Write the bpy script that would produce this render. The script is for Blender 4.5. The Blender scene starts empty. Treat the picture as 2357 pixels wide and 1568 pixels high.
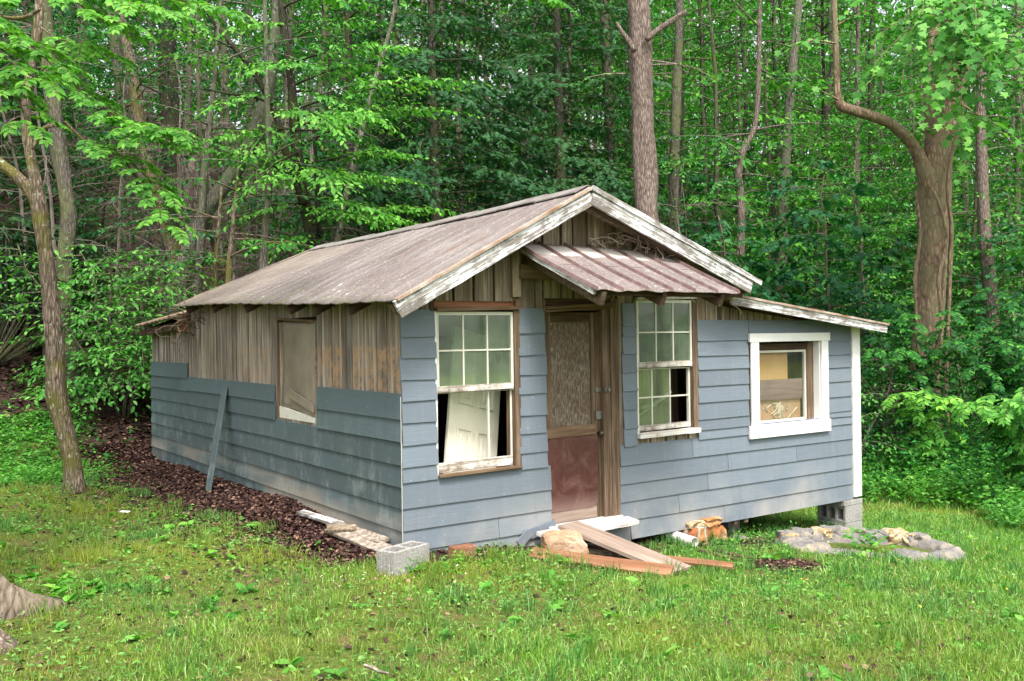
import bpy, math, random
import numpy as np
from mathutils import Vector, Matrix, noise as mnoise

RG = random.Random(11)
NR = np.random.default_rng(11)
sc = bpy.context.scene
COL = sc.collection
R = math.radians

# ------------------------------------------------------------------ camera and survey helper
FPX, ROLL, PITCH = 2149.0, .0145, -.0028
CAM = Vector((-3.674, -6.941, 1.8))
FW = Vector((.5693, .8221, 0)); RT = Vector((.8221, -.5693, 0)); UP = Vector((0, 0, 1))

def ray(x, y):
    u = (x - 1178.5) / FPX; v = -(y - 784) / FPX
    a = u * math.cos(ROLL) + v * math.sin(ROLL); b = -u * math.sin(ROLL) + v * math.cos(ROLL)
    f = math.cos(PITCH) - b * math.sin(PITCH); b2 = b * math.cos(PITCH) + math.sin(PITCH)
    return RT * a + FW * f + UP * b2

def at(x, y, d):                       # surveyed point at distance d along the view axis
    r = ray(x, y); return CAM + r * (d / r.dot(FW))

def on_y(x, y, v):
    r = ray(x, y); return CAM + r * ((v - CAM.y) / r.y)

def smooth(a, b, x):
    t = min(1, max(0, (x - a) / (b - a))); return t * t * (3 - 2 * t)

def hill_s(x, y):
    return -.28 * x + .96 * y - 7.35 + .5 * mnoise.noise(Vector((x * .25, y * .25, 3.)))

def H(x, y):
    z = -.1 * min(x, 9.) if x > 0 else -.04 * max(x, -12.)
    z -= .012 * min(max(y, 0), 9)
    s = hill_s(x, y)
    if s > 0:
        h = .25 * s * smooth(0, 1.5, s) if s < 3 else .75 + .47 * (s - 3)
        if h > 14: h = 14 + 5 * (1 - math.exp(-(h - 14) / 5))
        z += h
    z += .05 * mnoise.noise(Vector((x * .6, y * .6, 0))) + .02 * mnoise.noise(Vector((x * 2.1, y * 2.1, 5)))
    return z

# ------------------------------------------------------------------ mesh helpers
class MB:
    def __init__(s): s.v = []; s.f = []
    def quad(s, a, b, c, d):
        n = len(s.v); s.v += [tuple(a), tuple(b), tuple(c), tuple(d)]; s.f.append((n, n + 1, n + 2, n + 3)); return s
    def hexa(s, p):                    # p: 4 bottom, 4 top corners (ccw)
        n = len(s.v); s.v += [tuple(q) for q in p]
        s.f += [tuple(n + i for i in f) for f in ((3, 2, 1, 0), (4, 5, 6, 7), (0, 1, 5, 4), (1, 2, 6, 5), (2, 3, 7, 6), (3, 0, 4, 7))]; return s
    def box(s, x0, x1, y0, y1, z0, z1):
        return s.hexa([(x0, y0, z0), (x1, y0, z0), (x1, y1, z0), (x0, y1, z0), (x0, y0, z1), (x1, y0, z1), (x1, y1, z1), (x0, y1, z1)])
    def tube(s, pts, rad, n=8, cap=True, rough=0, seed=0, ridge=0):
        pts = [Vector(p) for p in pts]; m = len(pts)
        t0 = (pts[1] - pts[0]).normalized()
        a = t0.orthogonal().normalized(); base = len(s.v)
        for i, p in enumerate(pts):
            t = (pts[min(i + 1, m - 1)] - pts[max(i - 1, 0)]).normalized()
            a = (a - t * a.dot(t)).normalized(); b = t.cross(a)
            r = rad[i] if hasattr(rad, '__len__') else rad
            for k in range(n):
                an = 2 * math.pi * k / n
                rr = r
                if rough: rr *= 1 + rough * mnoise.noise(Vector((math.cos(an) * 1.6 + seed, math.sin(an) * 1.6, p.z * 1.3)))
                if ridge: rr += ridge * mnoise.noise(Vector((an * 4.0, seed, p.z * 2.2)))
                s.v.append(tuple(p + a * (rr * math.cos(an)) + b * (rr * math.sin(an))))
        for i in range(m - 1):
            for k in range(n):
                q = base + i * n; k2 = (k + 1) % n
                s.f.append((q + k, q + k2, q + n + k2, q + n + k))
        if cap:
            s.f.append(tuple(base + k for k in reversed(range(n)))); s.f.append(tuple(base + (m - 1) * n + k for k in range(n)))
        return s
    def build(s, name, mat, parent=None, smooth_=False, bevel=0):
        me = bpy.data.meshes.new(name); me.from_pydata(s.v, [], s.f); me.update()
        return link(name, me, mat, parent, smooth_, bevel)

def link(name, me, mat, parent=None, smooth_=False, bevel=0):
    o = bpy.data.objects.new(name, me); COL.objects.link(o)
    if mat: me.materials.append(mat)
    if smooth_: me.polygons.foreach_set('use_smooth', [True] * len(me.polygons))
    if bevel:
        b = o.modifiers.new('edge', 'BEVEL'); b.width = bevel; b.segments = 2; b.limit_method = 'ANGLE'
    if parent: o.parent = parent
    return o

def npmesh(name, V, F, mat, parent=None):
    V = np.asarray(V, dtype=np.float32); F = np.asarray(F, dtype=np.int32)
    me = bpy.data.meshes.new(name); k = F.shape[1]
    me.vertices.add(len(V)); me.vertices.foreach_set('co', V.ravel())
    me.loops.add(F.size); me.loops.foreach_set('vertex_index', F.ravel())
    me.polygons.add(len(F)); me.polygons.foreach_set('loop_start', np.arange(0, F.size, k, dtype=np.int32))
    me.polygons.foreach_set('loop_total', np.full(len(F), k, dtype=np.int32))
    me.update(calc_edges=True)
    return link(name, me, mat, parent)

def empty(name, loc=(0, 0, 0), rz=0):
    o = bpy.data.objects.new(name, None); COL.objects.link(o); o.location = loc; o.rotation_euler = (0, 0, rz); o.empty_display_size = .2; return o

def tag(o, label=None, cat=None, group=None, kind=None):
    if label: o['label'] = label
    if cat: o['category'] = cat
    if group: o['group'] = group
    if kind: o['kind'] = kind
    return o

def board(name, p0, p1, w, t, mat, parent=None, up=(0, 0, 1), ragged=0, bevel=.003, seed=0):
    """a plank from p0 to p1, width w along 'up', thickness t; local X runs along its length"""
    p0, p1 = Vector(p0), Vector(p1); d = p1 - p0; L = d.length; d.normalize()
    u = Vector(up); u = (u - d * u.dot(d)).normalized(); n = d.cross(u)
    m = MB(); N = max(2, int(L / .12)) if ragged else 1
    prev = None; rows = []
    for i in range(N + 1):
        x = L * i / N
        e0 = ragged * mnoise.noise(Vector((x * 9, seed, 1))) if ragged else 0
        e1 = ragged * mnoise.noise(Vector((x * 9, seed, 7))) if ragged else 0
        rows.append([(x, -w / 2 + e0, -t / 2), (x, w / 2 + e1, -t / 2), (x, w / 2 + e1, t / 2), (x, -w / 2 + e0, t / 2)])
    for r in rows: m.v += r
    for i in range(N):
        a = i * 4
        for k in range(4):
            k2 = (k + 1) % 4; m.f.append((a + k, a + 4 + k, a + 4 + k2, a + k2))
    m.f.append((0, 1, 2, 3)); a = N * 4; m.f.append((a + 3, a + 2, a + 1, a))
    o = m.build(name, mat, parent, bevel=0 if ragged else bevel)
    M = Matrix((d, u, n)).transposed().to_4x4(); M.translation = p0
    o.matrix_basis = (parent.matrix_basis.inverted() @ M) if parent else M
    return o

def lump(name, c, size, mat, parent=None, seed=0, amp=.25, sub=3, rz=0, flat=None, freq=1.3):
    import bmesh
    bm = bmesh.new(); bmesh.ops.create_icosphere(bm, subdivisions=sub, radius=1)
    for v in bm.verts:
        p = v.co.copy()
        q = Vector((max(-.75, min(.75, p.x)), max(-.75, min(.75, p.y)), max(-.75, min(.75, p.z)))) / .8
        k = 1 + amp * mnoise.noise(p * freq + Vector((seed * 3.1, seed, 0))) + amp * .35 * mnoise.noise(p * 4 + Vector((seed, 0, 9)))
        v.co = Vector((q.x * size[0], q.y * size[1], q.z * size[2])) * k
    me = bpy.data.meshes.new(name); bm.to_mesh(me); bm.free()
    o = link(name, me, mat, parent); o.location = c; o.rotation_euler = (0, 0, rz)
    if parent: o.location = Vector(c) - parent.location
    return o

# ------------------------------------------------------------------ materials
class NT:
    def __init__(s, name):
        s.m = bpy.data.materials.new(name); s.m.use_nodes = True; s.t = s.m.node_tree; s.t.nodes.clear()
        s.out = s.n('ShaderNodeOutputMaterial')
    def n(s, typ, ins=None, **kw):
        o = s.t.nodes.new(typ)
        for k, v in kw.items(): setattr(o, k, v)
        for k, v in (ins or {}).items(): s.set(o.inputs[k], v)
        return o
    def set(s, sock, v):
        if hasattr(v, 'is_linked') or isinstance(v, bpy.types.NodeSocket): s.t.links.new(v, sock)
        else: sock.default_value = (*v, 1) if (hasattr(v, '__len__') and len(v) == 3 and sock.type == 'RGBA') else v
    def obj(s): return s.n('ShaderNodeTexCoord').outputs['Object']
    def geo(s, w='Position'): return s.n('ShaderNodeNewGeometry').outputs[w]
    def isl(s): return s.n('ShaderNodeNewGeometry').outputs['Random Per Island']
    def vec(s, v, scale=(1, 1, 1), off=None):
        m = s.n('ShaderNodeMapping', {'Vector': v, 'Scale': scale})
        if off is not None: s.set(m.inputs['Location'], off)
        return m.outputs[0]
    def noise(s, v, scale=5, det=4, rough=.55, w='Fac', dist=0):
        return s.n('ShaderNodeTexNoise', {'Vector': v, 'Scale': scale, 'Detail': det, 'Roughness': rough, 'Distortion': dist}).outputs[w]
    def ramp(s, f, stops, interp='LINEAR'):
        r = s.n('ShaderNodeValToRGB', {'Fac': f}); c = r.color_ramp; c.interpolation = interp
        while len(c.elements) < len(stops): c.elements.new(.5)
        for e, (p, col) in zip(c.elements, stops):
            e.position = p; e.color = (*col, 1) if hasattr(col, '__len__') else (col, col, col, 1)
        return r.outputs[0]
    def mix(s, f, a, b, mode='MIX'):
        m = s.n('ShaderNodeMix', data_type='RGBA', blend_type=mode)
        s.set(m.inputs[0], f); s.set(m.inputs[6], a); s.set(m.inputs[7], b); return m.outputs[2]
    def math(s, op, a, b=0, clamp=False):
        m = s.n('ShaderNodeMath', operation=op, use_clamp=clamp); s.set(m.inputs[0], a); s.set(m.inputs[1], b); return m.outputs[0]
    def range(s, v, a, b, c=0, d=1):
        return s.n('ShaderNodeMapRange', {0: v, 1: a, 2: b, 3: c, 4: d}).outputs[0]
    def bump(s, h, dist=.01, st=.6):
        return s.n('ShaderNodeBump', {'Height': h, 'Distance': dist, 'Strength': st}).outputs[0]
    def bsdf(s, col, rough=.7, spec=.3, normal=None, **kw):
        ins = {'Base Color': col, 'Roughness': rough, 'Specular IOR Level': spec}
        if normal is not None: ins['Normal'] = normal
        ins.update({k.replace('_', ' '): v for k, v in kw.items()})
        return s.n('ShaderNodeBsdfPrincipled', ins).outputs[0]
    def done(s, sh):
        s.t.links.new(sh, s.out.inputs['Surface']); return s.m

def wood(name, axis, cols, gap=1.0, rough=.85, streak=14, bumpd=.004, paint=None, pcov=.5, band=None):
    """weathered timber: grain stretched along one local axis; optional worn paint in streaks"""
    t = NT(name); o = t.obj(); r = t.isl()
    off = t.n('ShaderNodeCombineXYZ', {0: t.math('MULTIPLY', r, 37.), 1: t.math('MULTIPLY', r, 61.), 2: t.math('MULTIPLY', r, 23.)}).outputs[0]
    scl = [streak, streak, streak]; scl[axis] = streak * .045
    v = t.vec(o, scl, off)
    g = t.noise(v, 1.6, 6, .65, dist=.4); g2 = t.noise(v, 6, 3, .6)
    big = t.noise(t.vec(o, (1, 1, 1), off), 1.3, 3)
    h = t.math('ADD', t.math('MULTIPLY', g, .7), t.math('MULTIPLY', g2, .3))
    c = t.ramp(h, [(.3, cols[0]), (.48, cols[1]), (.66, cols[2])])
    tint = t.ramp(r, [(0, (.72, .7, .68)), (.4, (1, 1, 1)), (.7, (1.05, .97, .88)), (1, (1.22, 1.2, 1.18))])
    c = t.mix(1, c, tint, 'MULTIPLY')
    c = t.mix(t.range(big, .45, .75, 0, .55), c, cols[0])
    if band:                                     # (world z0, z1, colour): old finish left in a strip
        z = t.n('ShaderNodeSeparateXYZ', {0: t.geo()}).outputs[2]
        m = t.math('MULTIPLY', t.math('MULTIPLY', t.range(z, band[0] - .02, band[0] + .02), t.range(z, band[1] + .02, band[1] - .02)), t.range(t.noise(t.vec(o, (1, 1, 1), off), 9, 5, .75), .44, .6))
        yb = t.n('ShaderNodeSeparateXYZ', {0: t.geo()}).outputs[1]
        m = t.math('MULTIPLY', m, t.math('MULTIPLY', t.range(r, .25, .45), t.range(yb, 4.6, 4.2)))
        m = t.math('MULTIPLY', m, t.range(yb, 2.0, 3.2, 1, .45))
        c = t.mix(t.math('MULTIPLY', m, .8), c, band[2])
    if paint:
        k = t.math('ADD', t.math('MULTIPLY', g, .62), t.math('MULTIPLY', t.noise(o, 7, 5, .7), .38))
        pm = t.range(k, pcov + .045, pcov - .03)
        pc = t.mix(t.noise(o, 3, 4), paint, tuple(x * .72 for x in paint))
        c = t.mix(pm, c, pc)
        h = t.math('ADD', h, t.math('MULTIPLY', pm, .5))
    return t.done(t.bsdf(c, rough, .2, t.bump(h, bumpd, .8)))

def plain(name, c1, c2, scale=8, rough=.8, bumpd=.003, spec=.25, metallic=0, det=5):
    t = NT(name); o = t.obj(); n = t.noise(o, scale, det, .6)
    return t.done(t.bsdf(t.mix(t.range(n, .3, .7), c1, c2), rough, spec, t.bump(n, bumpd, .6), Metallic=metallic))

def siding_mat(name, axis, base, dirt, green, tan):
    t = NT(name); o = t.obj(); r = t.isl()
    off = t.n('ShaderNodeCombineXYZ', {0: t.math('MULTIPLY', r, 31.), 1: t.math('MULTIPLY', r, 47.), 2: t.math('MULTIPLY', r, 11.)}).outputs[0]
    s = [26, 26, 95]; s[axis] = 3.0; s[2] = 60
    g = t.noise(t.vec(o, s, off), 1.0, 4, .6, dist=1.2)
    cl = t.noise(o, 1.4, 4, .6); fine = t.noise(o, 30, 3)
    c = t.mix(t.range(r, 0, 1, 0, 1), tuple(x * (.86 if not tan else .8) for x in base), tuple(x * (1.1 if not tan else 1.3) for x in base))
    c = t.mix(t.range(g, .35, .7, 0, .35), c, tuple(x * .82 for x in base))
    c = t.mix(t.range(cl, .5, .75, 0, dirt), c, green)
    z = t.n('ShaderNodeSeparateXYZ', {0: t.geo()})
    if tan:
        low = t.range(z.outputs[2], .62, .1)
        pat = t.noise(t.vec(o, (1, .5, 3)), 1.2, 3, .6)
        m = t.math('MULTIPLY', low, t.range(pat, .4, .62), True)
        m = t.math('MULTIPLY', m, t.range(r, .3, .5, .12, 1))
        c = t.mix(t.math('MULTIPLY', m, .85), c, tan)
        ch = t.math('MULTIPLY', t.range(t.noise(t.vec(o, (1, 1.2, .8)), 3.5, 6, .75), .5, .64), t.range(z.outputs[2], 1.2, .5))
        c = t.mix(t.math('MULTIPLY', ch, .32), c, (.36, .4, .39))
    else:
        low = t.range(z.outputs[2], .45, -.1)
        m = t.math('MULTIPLY', low, t.range(t.noise(o, 1.1, 4, .6), .42, .65), True)
        c = t.mix(t.math('MULTIPLY', m, .7), c, (.36, .335, .3))
    vs = t.noise(t.vec(o, (9, 9, .7)), 1.5, 4, .7); c = t.mix(t.range(vs, .55, .75, 0, .3), c, tuple(x * .6 for x in base)); c = t.mix(t.range(vs, .42, .28, 0, .25), c, tuple(min(1, x * 1.5) for x in base))
    c = t.mix(t.range(fine, .66, .75, 0, .25), c, (.5, .52, .52))
    return t.done(t.bsdf(c, .62, .35, t.bump(g, .0035 if not tan else .0012, .7)))

def leaf_mat(name, stops, rough=.45, trans=.3, tcol=None, spec=.35, pos=True):
    t = NT(name); r = t.isl()
    c = t.ramp(r, stops)
    if pos:
        orr = t.n('ShaderNodeObjectInfo').outputs['Random']
        big = t.noise(t.obj(), .9, 2)
        c = t.mix(1, c, t.ramp(big, [(.3, (.72, .78, .85)), (.7, (1.25, 1.15, .9))]), 'MULTIPLY')
        c = t.mix(1, c, t.ramp(orr, [(0, (.8, .88, .95)), (1, (1.2, 1.1, .9))]), 'MULTIPLY')
    a = t.bsdf(c, rough + .1, spec * .5)
    tr = t.n('ShaderNodeBsdfTranslucent', {'Color': t.mix(1, c, tcol or (1.25, 1.6, .65), 'MULTIPLY')}).outputs[0]
    mx = t.n('ShaderNodeMixShader', {0: trans}); t.t.links.new(a, mx.inputs[1]); t.t.links.new(tr, mx.inputs[2])
    return t.done(mx.outputs[0])

def bark_mat(name, dark, light, moss=None, ridge=16, lichen=0, st=.17):
    t = NT(name); o = t.obj()
    v = t.vec(o, (ridge, ridge, ridge * st))
    n = t.noise(v, 1.2, 5, .62, dist=.8)
    vo = t.n('ShaderNodeTexVoronoi', {'Vector': v, 'Scale': 1.3}, feature='DISTANCE_TO_EDGE').outputs['Distance']
    h = t.math('ADD', t.math('MULTIPLY', n, .6), t.math('MULTIPLY', t.math('MINIMUM', vo, .4), 1.0))
    c = t.ramp(h, [(.25, dark), (.5, tuple((a + b) / 2 for a, b in zip(dark, light))), (.75, light)])
    if moss:
        k = t.noise(o, 1.7, 5, .65)
        c = t.mix(t.math('MULTIPLY', t.range(k, .44, .6), .8), c, moss)
    if lichen:
        k = t.noise(o, 9, 3, .5)
        c = t.mix(t.range(t.noise(o, 16, 4, .6), .66 - .02 * lichen, .7 - .02 * lichen, 0, .7), c, (.34, .36, .29))
    return t.done(t.bsdf(c, .9, .15, t.bump(h, .03, .9)))

GREY_PLANK = wood('weathered_plank', 2, [(.045, .037, .03), (.235, .197, .165), (.52, .475, .42)], bumpd=.006, band=(1.36, 1.74, (.46, .28, .15)), streak=11)
FRONT_PLANK = wood('front_plank', 2, [(.036, .028, .02), (.21, .165, .118), (.46, .4, .31)], bumpd=.006, streak=12)
RAW_X = wood('raw_timber', 0, [(.05, .028, .016), (.17, .105, .06), (.3, .21, .14)])
RAW_RED = wood('reddish_timber', 0, [(.09, .035, .018), (.27, .125, .065), (.4, .23, .14)], rough=.7)
RAMP_W = wood('pale_timber', 0, [(.13, .09, .07), (.33, .245, .19), (.46, .37, .31)])
DARKWOOD = wood('dark_timber', 0, [(.02, .012, .008), (.075, .045, .028), (.15, .1, .065)])
JAMB = wood('jamb_timber', 2, [(.03, .02, .013), (.13, .09, .06), (.27, .2, .15)])
PEEL = wood('peeling_white_board', 0, [(.02, .018, .016), (.17, .155, .14), (.4, .38, .35)], paint=(.76, .765, .76), pcov=.485, bumpd=.01, streak=26)
PEEL_SASH = wood('worn_sash_paint', 2, [(.1, .07, .05), (.3, .25, .19), (.45, .41, .33)], paint=(.72, .7, .6), pcov=.6)
PEEL_RAIL = wood('worn_rail_paint', 0, [(.09, .065, .05), (.27, .22, .17), (.42, .37, .31)], paint=(.7, .67, .6), pcov=.5)
WHITE = plain('white_trim_paint', (.78, .77, .74), (.7, .69, .66), 3, .5, .0005)
ROTWHITE = wood('rotten_white_board', 0, [(.16, .1, .06), (.5, .42, .34), (.66, .6, .53)], paint=(.78, .75, .7), pcov=.56, bumpd=.012)
SID_F = siding_mat('blue_siding', 0, (.152, .183, .216), .35, (.16, .19, .198), None)
SID_L = siding_mat('teal_siding_shaded', 1, (.082, .114, .124), .6, (.075, .112, .108), (.34, .285, .22))  # base darkened to carry the side wall's shade; greener with algae and dirt
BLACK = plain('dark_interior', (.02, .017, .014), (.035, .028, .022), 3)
IRON = plain('galvanised_hasp', (.3, .3, .3), (.2, .19, .18), 30, .45, .001, .5, .8)
BRASS = plain('tarnished_knob', (.14, .1, .06), (.09, .07, .05), 20, .4, .001, .5, .7)
CREAM = plain('cream_door_paint', (.72, .68, .55), (.62, .58, .46), 4, .5, .001)
PVC = plain('white_plastic_pipe', (.68, .66, .63), (.5, .46, .43), 6, .4, .0005, .4)

def concrete():
    t = NT('concrete'); o = t.obj(); n = t.noise(o, 60, 4, .7); b = t.noise(o, 5, 4)
    c = t.mix(t.range(n, .35, .65), (.2, .19, .175), (.4, .385, .36)); c = t.mix(t.range(b, .5, .72, 0, .6), c, (.17, .165, .14))
    return t.done(t.bsdf(c, .95, .1, t.bump(n, .004, .8)))
CONC = concrete()

def rockmat(name, a, b, c3, sc_=4):
    t = NT(name); o = t.obj(); n = t.noise(o, sc_, 6, .65); f = t.noise(o, sc_ * 7, 4, .6)
    c = t.ramp(n, [(.3, a), (.5, b), (.68, c3)]); c = t.mix(t.range(f, .4, .7, 0, .4), c, tuple(x * .6 for x in b))
    return t.done(t.bsdf(c, .9, .15, t.bump(t.math('ADD', n, t.math('MULTIPLY', f, .4)), .03, .8)))
def pier_mat():
    t = NT('mortared_stone'); o = t.obj(); v = t.vec(o, (1, 1, 1.25)); e = t.n('ShaderNodeTexVoronoi', {'Vector': v, 'Scale': 5.2}, feature='DISTANCE_TO_EDGE').outputs['Distance']; cc = t.n('ShaderNodeTexVoronoi', {'Vector': v, 'Scale': 5.2}).outputs['Color']; n = t.noise(o, 14, 5, .65)
    r = t.n('ShaderNodeSeparateColor', {0: cc}).outputs[0]; c = t.ramp(r, [(.1, (.3, .1, .035)), (.4, (.42, .2, .07)), (.7, (.5, .36, .17)), (1, (.34, .13, .05))]); c = t.mix(t.range(n, .4, .65, 0, .7), c, (.2, .09, .045))
    c = t.mix(t.range(e, .1, .05), c, t.mix(n, (.3, .27, .22), (.52, .47, .38))); return t.done(t.bsdf(c, .9, .15, t.bump(t.math('ADD', t.math('MINIMUM', e, .12), t.math('MULTIPLY', n, .1)), .12, .9)))
PIERM = pier_mat()
ROCK_TAN = rockmat('tan_rock', (.3, .17, .09), (.42, .27, .17), (.52, .38, .27))
ROCK_OR = rockmat('orange_stone', (.22, .075, .03), (.4, .18, .065), (.46, .34, .22), 6)
MORTAR = rockmat('stone_and_mortar', (.1, .095, .09), (.2, .185, .175), (.37, .31, .22), 5)
ROCK_Y = rockmat('yellowish_stone', (.27, .18, .08), (.42, .32, .19), (.52, .46, .36), 7)
BRICKM = rockmat('old_brick', (.16, .065, .04), (.25, .115, .07), (.3, .18, .12), 9)

def roof_mat(name, white_band=False):
    t = NT(name); o = t.obj()
    n = t.noise(o, 1.1, 5, .6); st = t.noise(t.vec(o, (2, 9, 2) if not white_band else (9, 1.5, 1.5)), 1.2, 4, .6)
    sp = t.noise(o, 42, 3, .6); rs = t.noise(o, 3.2, 6, .7)
    c = t.ramp(t.math('ADD', t.math('MULTIPLY', n, .5), t.math('MULTIPLY', st, .5)), [(.33, (.11, .084, .076)), (.5, (.185, .15, .139)), (.7, (.3, .265, .252))])
    c = t.mix(t.range(rs, .58, .72, 0, .55), c, (.2, .095, .05))
    c = t.mix(t.range(sp, .58, .64, 0, .7), c, (.46, .43, .4)); sq = t.noise(o, 16, 2, .5); c = t.mix(t.range(sq, .71, .74, 0, .8), c, (.6, .58, .54)); c = t.mix(t.range(sq, .3, .27, 0, .7), c, (.08, .06, .05))
    if white_band:
        yy = t.n('ShaderNodeSeparateXYZ', {0: o}).outputs[1]
        k = t.math('ADD', yy, t.math('MULTIPLY', t.math('SUBTRACT', t.noise(t.vec(o, (2.5, 1, 1)), 2.2, 4), .5), .16))
        m = t.range(k, -.30, -.25)
        c = t.mix(t.math('MULTIPLY', m, .92), c, t.mix(t.noise(o, 7, 4), (.62, .55, .47), (.72, .68, .62)))
    else:
        gz = t.n('ShaderNodeSeparateXYZ', {0: o}).outputs
        m = t.math('MULTIPLY', t.range(gz[1], 3.2, 6.0), t.range(n, .35, .6))
        c = t.mix(t.math('MULTIPLY', m, .55), c, (.27, .21, .13))
        gm = t.math('MULTIPLY', t.range(gz[0], .1, -.25), t.range(t.noise(o, 6, 4), .5, .62))
        c = t.mix(t.math('MULTIPLY', gm, .6), c, (.16, .17, .07))
    return t.done(t.bsdf(c, .55, .35, t.bump(t.math('ADD', n, t.math('MULTIPLY', sp, .2)), .006, .4)))
ROOF = roof_mat('rusty_roof_metal'); AWN = roof_mat('awning_metal', True)
SEAM = plain('rusty_seam', (.12, .075, .065), (.22, .15, .14), 14, .6, .002)
CAPM = plain('ridge_metal', (.16, .14, .125), (.27, .25, .23), 5, .6, .004)
OLDROOF = plain('mossy_roof_metal', (.2, .13, .085), (.3, .22, .15), 7, .8, .008)
EDGE_RUST = plain('rusted_edge', (.2, .1, .05), (.46, .4, .33), 6, .8, .004)

def glass_mat(name, dust_sheen=.22, refl=.5, tint=(.82, .88, .82)):
    t = NT(name); o = t.obj(); n = t.noise(o, 4, 5, .65)
    fr = t.math('ADD', .03, t.math('MULTIPLY', t.math('POWER', t.n('ShaderNodeLayerWeight', {'Blend': .5}).outputs['Facing'], 4.), .7))
    g = t.n('ShaderNodeBsdfGlossy', {'Color': (.9, .95, .92), 'Roughness': .04}).outputs[0]
    tr = t.n('ShaderNodeBsdfTransparent', {'Color': (*tint, 1)}).outputs[0]
    d = t.n('ShaderNodeBsdfDiffuse', {'Color': (.36, .46, .3)}).outputs[0]  # green diffuse film paints in reflected lawn and trees along with the dust
    m1 = t.n('ShaderNodeMixShader', {0: t.range(n, .3, .75, dust_sheen * .5, dust_sheen * 1.8), 1: tr, 2: d}).outputs[0]
    m2 = t.n('ShaderNodeMixShader', {0: t.math('ADD', t.math('MULTIPLY', fr, 1.0), refl * .3), 1: m1, 2: g}).outputs[0]
    return t.done(m2)
GLASS = glass_mat('dusty_glass_green_sheen', .16, .3); GLASS2 = glass_mat('clear_glass', .03, .05, (.95, .95, .93))
def film_mat():
    t = NT('dirty_plastic'); o = t.obj(); n = t.noise(o, 2.2, 5, .6); f = t.noise(t.vec(o, (1, 7, 1.5)), 2.5, 5, .7, dist=1.5)
    c = t.mix(t.range(n, .35, .7), (.2, .165, .125), (.33, .28, .22)); c = t.mix(t.range(f, .6, .68, 0, .5), c, (.42, .36, .29))
    return t.done(t.bsdf(c, .45, .4, t.bump(f, .01, .5)))
FILM = film_mat()
def ply_mat():
    t = NT('flaking_plywood'); o = t.obj(); g = t.noise(t.vec(o, (70, 70, 15)), 1, 5, .7); n = t.noise(o, 3, 4)
    c = t.ramp(g, [(.3, (.05, .036, .026)), (.5, (.15, .112, .083)), (.68, (.35, .3, .25))]); c = t.mix(t.range(n, .45, .7, 0, .5), c, (.1, .065, .04))
    return t.done(t.bsdf(c, .85, .15, t.bump(g, .004, .8)))
PLY = ply_mat()
def kick_mat():
    t = NT('red_kick_panel'); o = t.obj(); n = t.noise(o, 4.5, 6, .7, dist=.6); z = t.n('ShaderNodeSeparateXYZ', {0: o}).outputs[2]
    c = t.ramp(n, [(.3, (.055, .018, .015)), (.5, (.088, .031, .025)), (.72, (.16, .085, .07))])
    cr = t.noise(t.vec(o, (1, 1, 1)), 2.2, 8, .8, dist=2.5); c = t.mix(t.range(cr, .61, .66, 0, .3), c, (.26, .16, .13))
    c = t.mix(t.range(z, .32, .18, 0, .5), c, (.3, .2, .17))
    return t.done(t.bsdf(c, .42, .4, t.bump(cr, .006, .6)))
KICK = kick_mat()
BOARD_TAN = plain('tan_board', (.55, .3, .13), (.66, .43, .21), 3, .8, .002)
BOARD_MAUVE = wood('mauve_board', 0, [(.12, .075, .085), (.25, .175, .19), (.33, .25, .26)])
BOARD_PINK = plain('pinkish_board', (.4, .24, .15), (.5, .33, .22), 3, .8, .002)
VINE = plain('dry_vine', (.36, .26, .2), (.5, .42, .36), 12, .9, .002)
VINE_D = plain('dark_twig', (.14, .1, .07), (.26, .2, .15), 12, .9, .002)

# ------------------------------------------------------------------ ground
def soil_mask(x, y):
    """1 where bare soil / leaf mould lies instead of turf"""
    m = 0
    if x < .3 and -.1 < y < 9.5:
        w = .45 + .65 * smooth(1, 8, y) + .15 * mnoise.noise(Vector((y * 1.3, 2, 0)))
        m = max(m, smooth(-w - .55, -w + .15, x))
    d = y + .38 + .12 * mnoise.noise(Vector((x * 2.2, 0, 4)))
    if -.3 < x < 6.4: m = max(m, smooth(-.22, .1, d) * smooth(6.5, 5.3, x) * (.75 if x < 2.6 else .55))
    if -.2 < x < 6.4 and 0 < y < 8.3: m = 1 if x < 4 else max(m, .45 * smooth(3, 0, y) + .2)
    d = math.hypot((x - 3.25) / .42, (y + 1.3) / .3); m = max(m, smooth(1.15, .8, d))
    d = math.hypot((x - 1.75) / 1.0, (y + .62) / .55); m = max(m, .85 * smooth(1.15, .5, d))
    d = math.hypot((x - 4.3) / .9, (y + .35) / .35); m = max(m, .8 * smooth(1.15, .5, d))
    s_ = hill_s(x, y) - (1.9 if x < -.7 else 0); m = max(m, smooth(-.9, .5, s_) * (1 if x < 9 else .85) * smooth(17, 12, x))
    return min(1, m)

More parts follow.
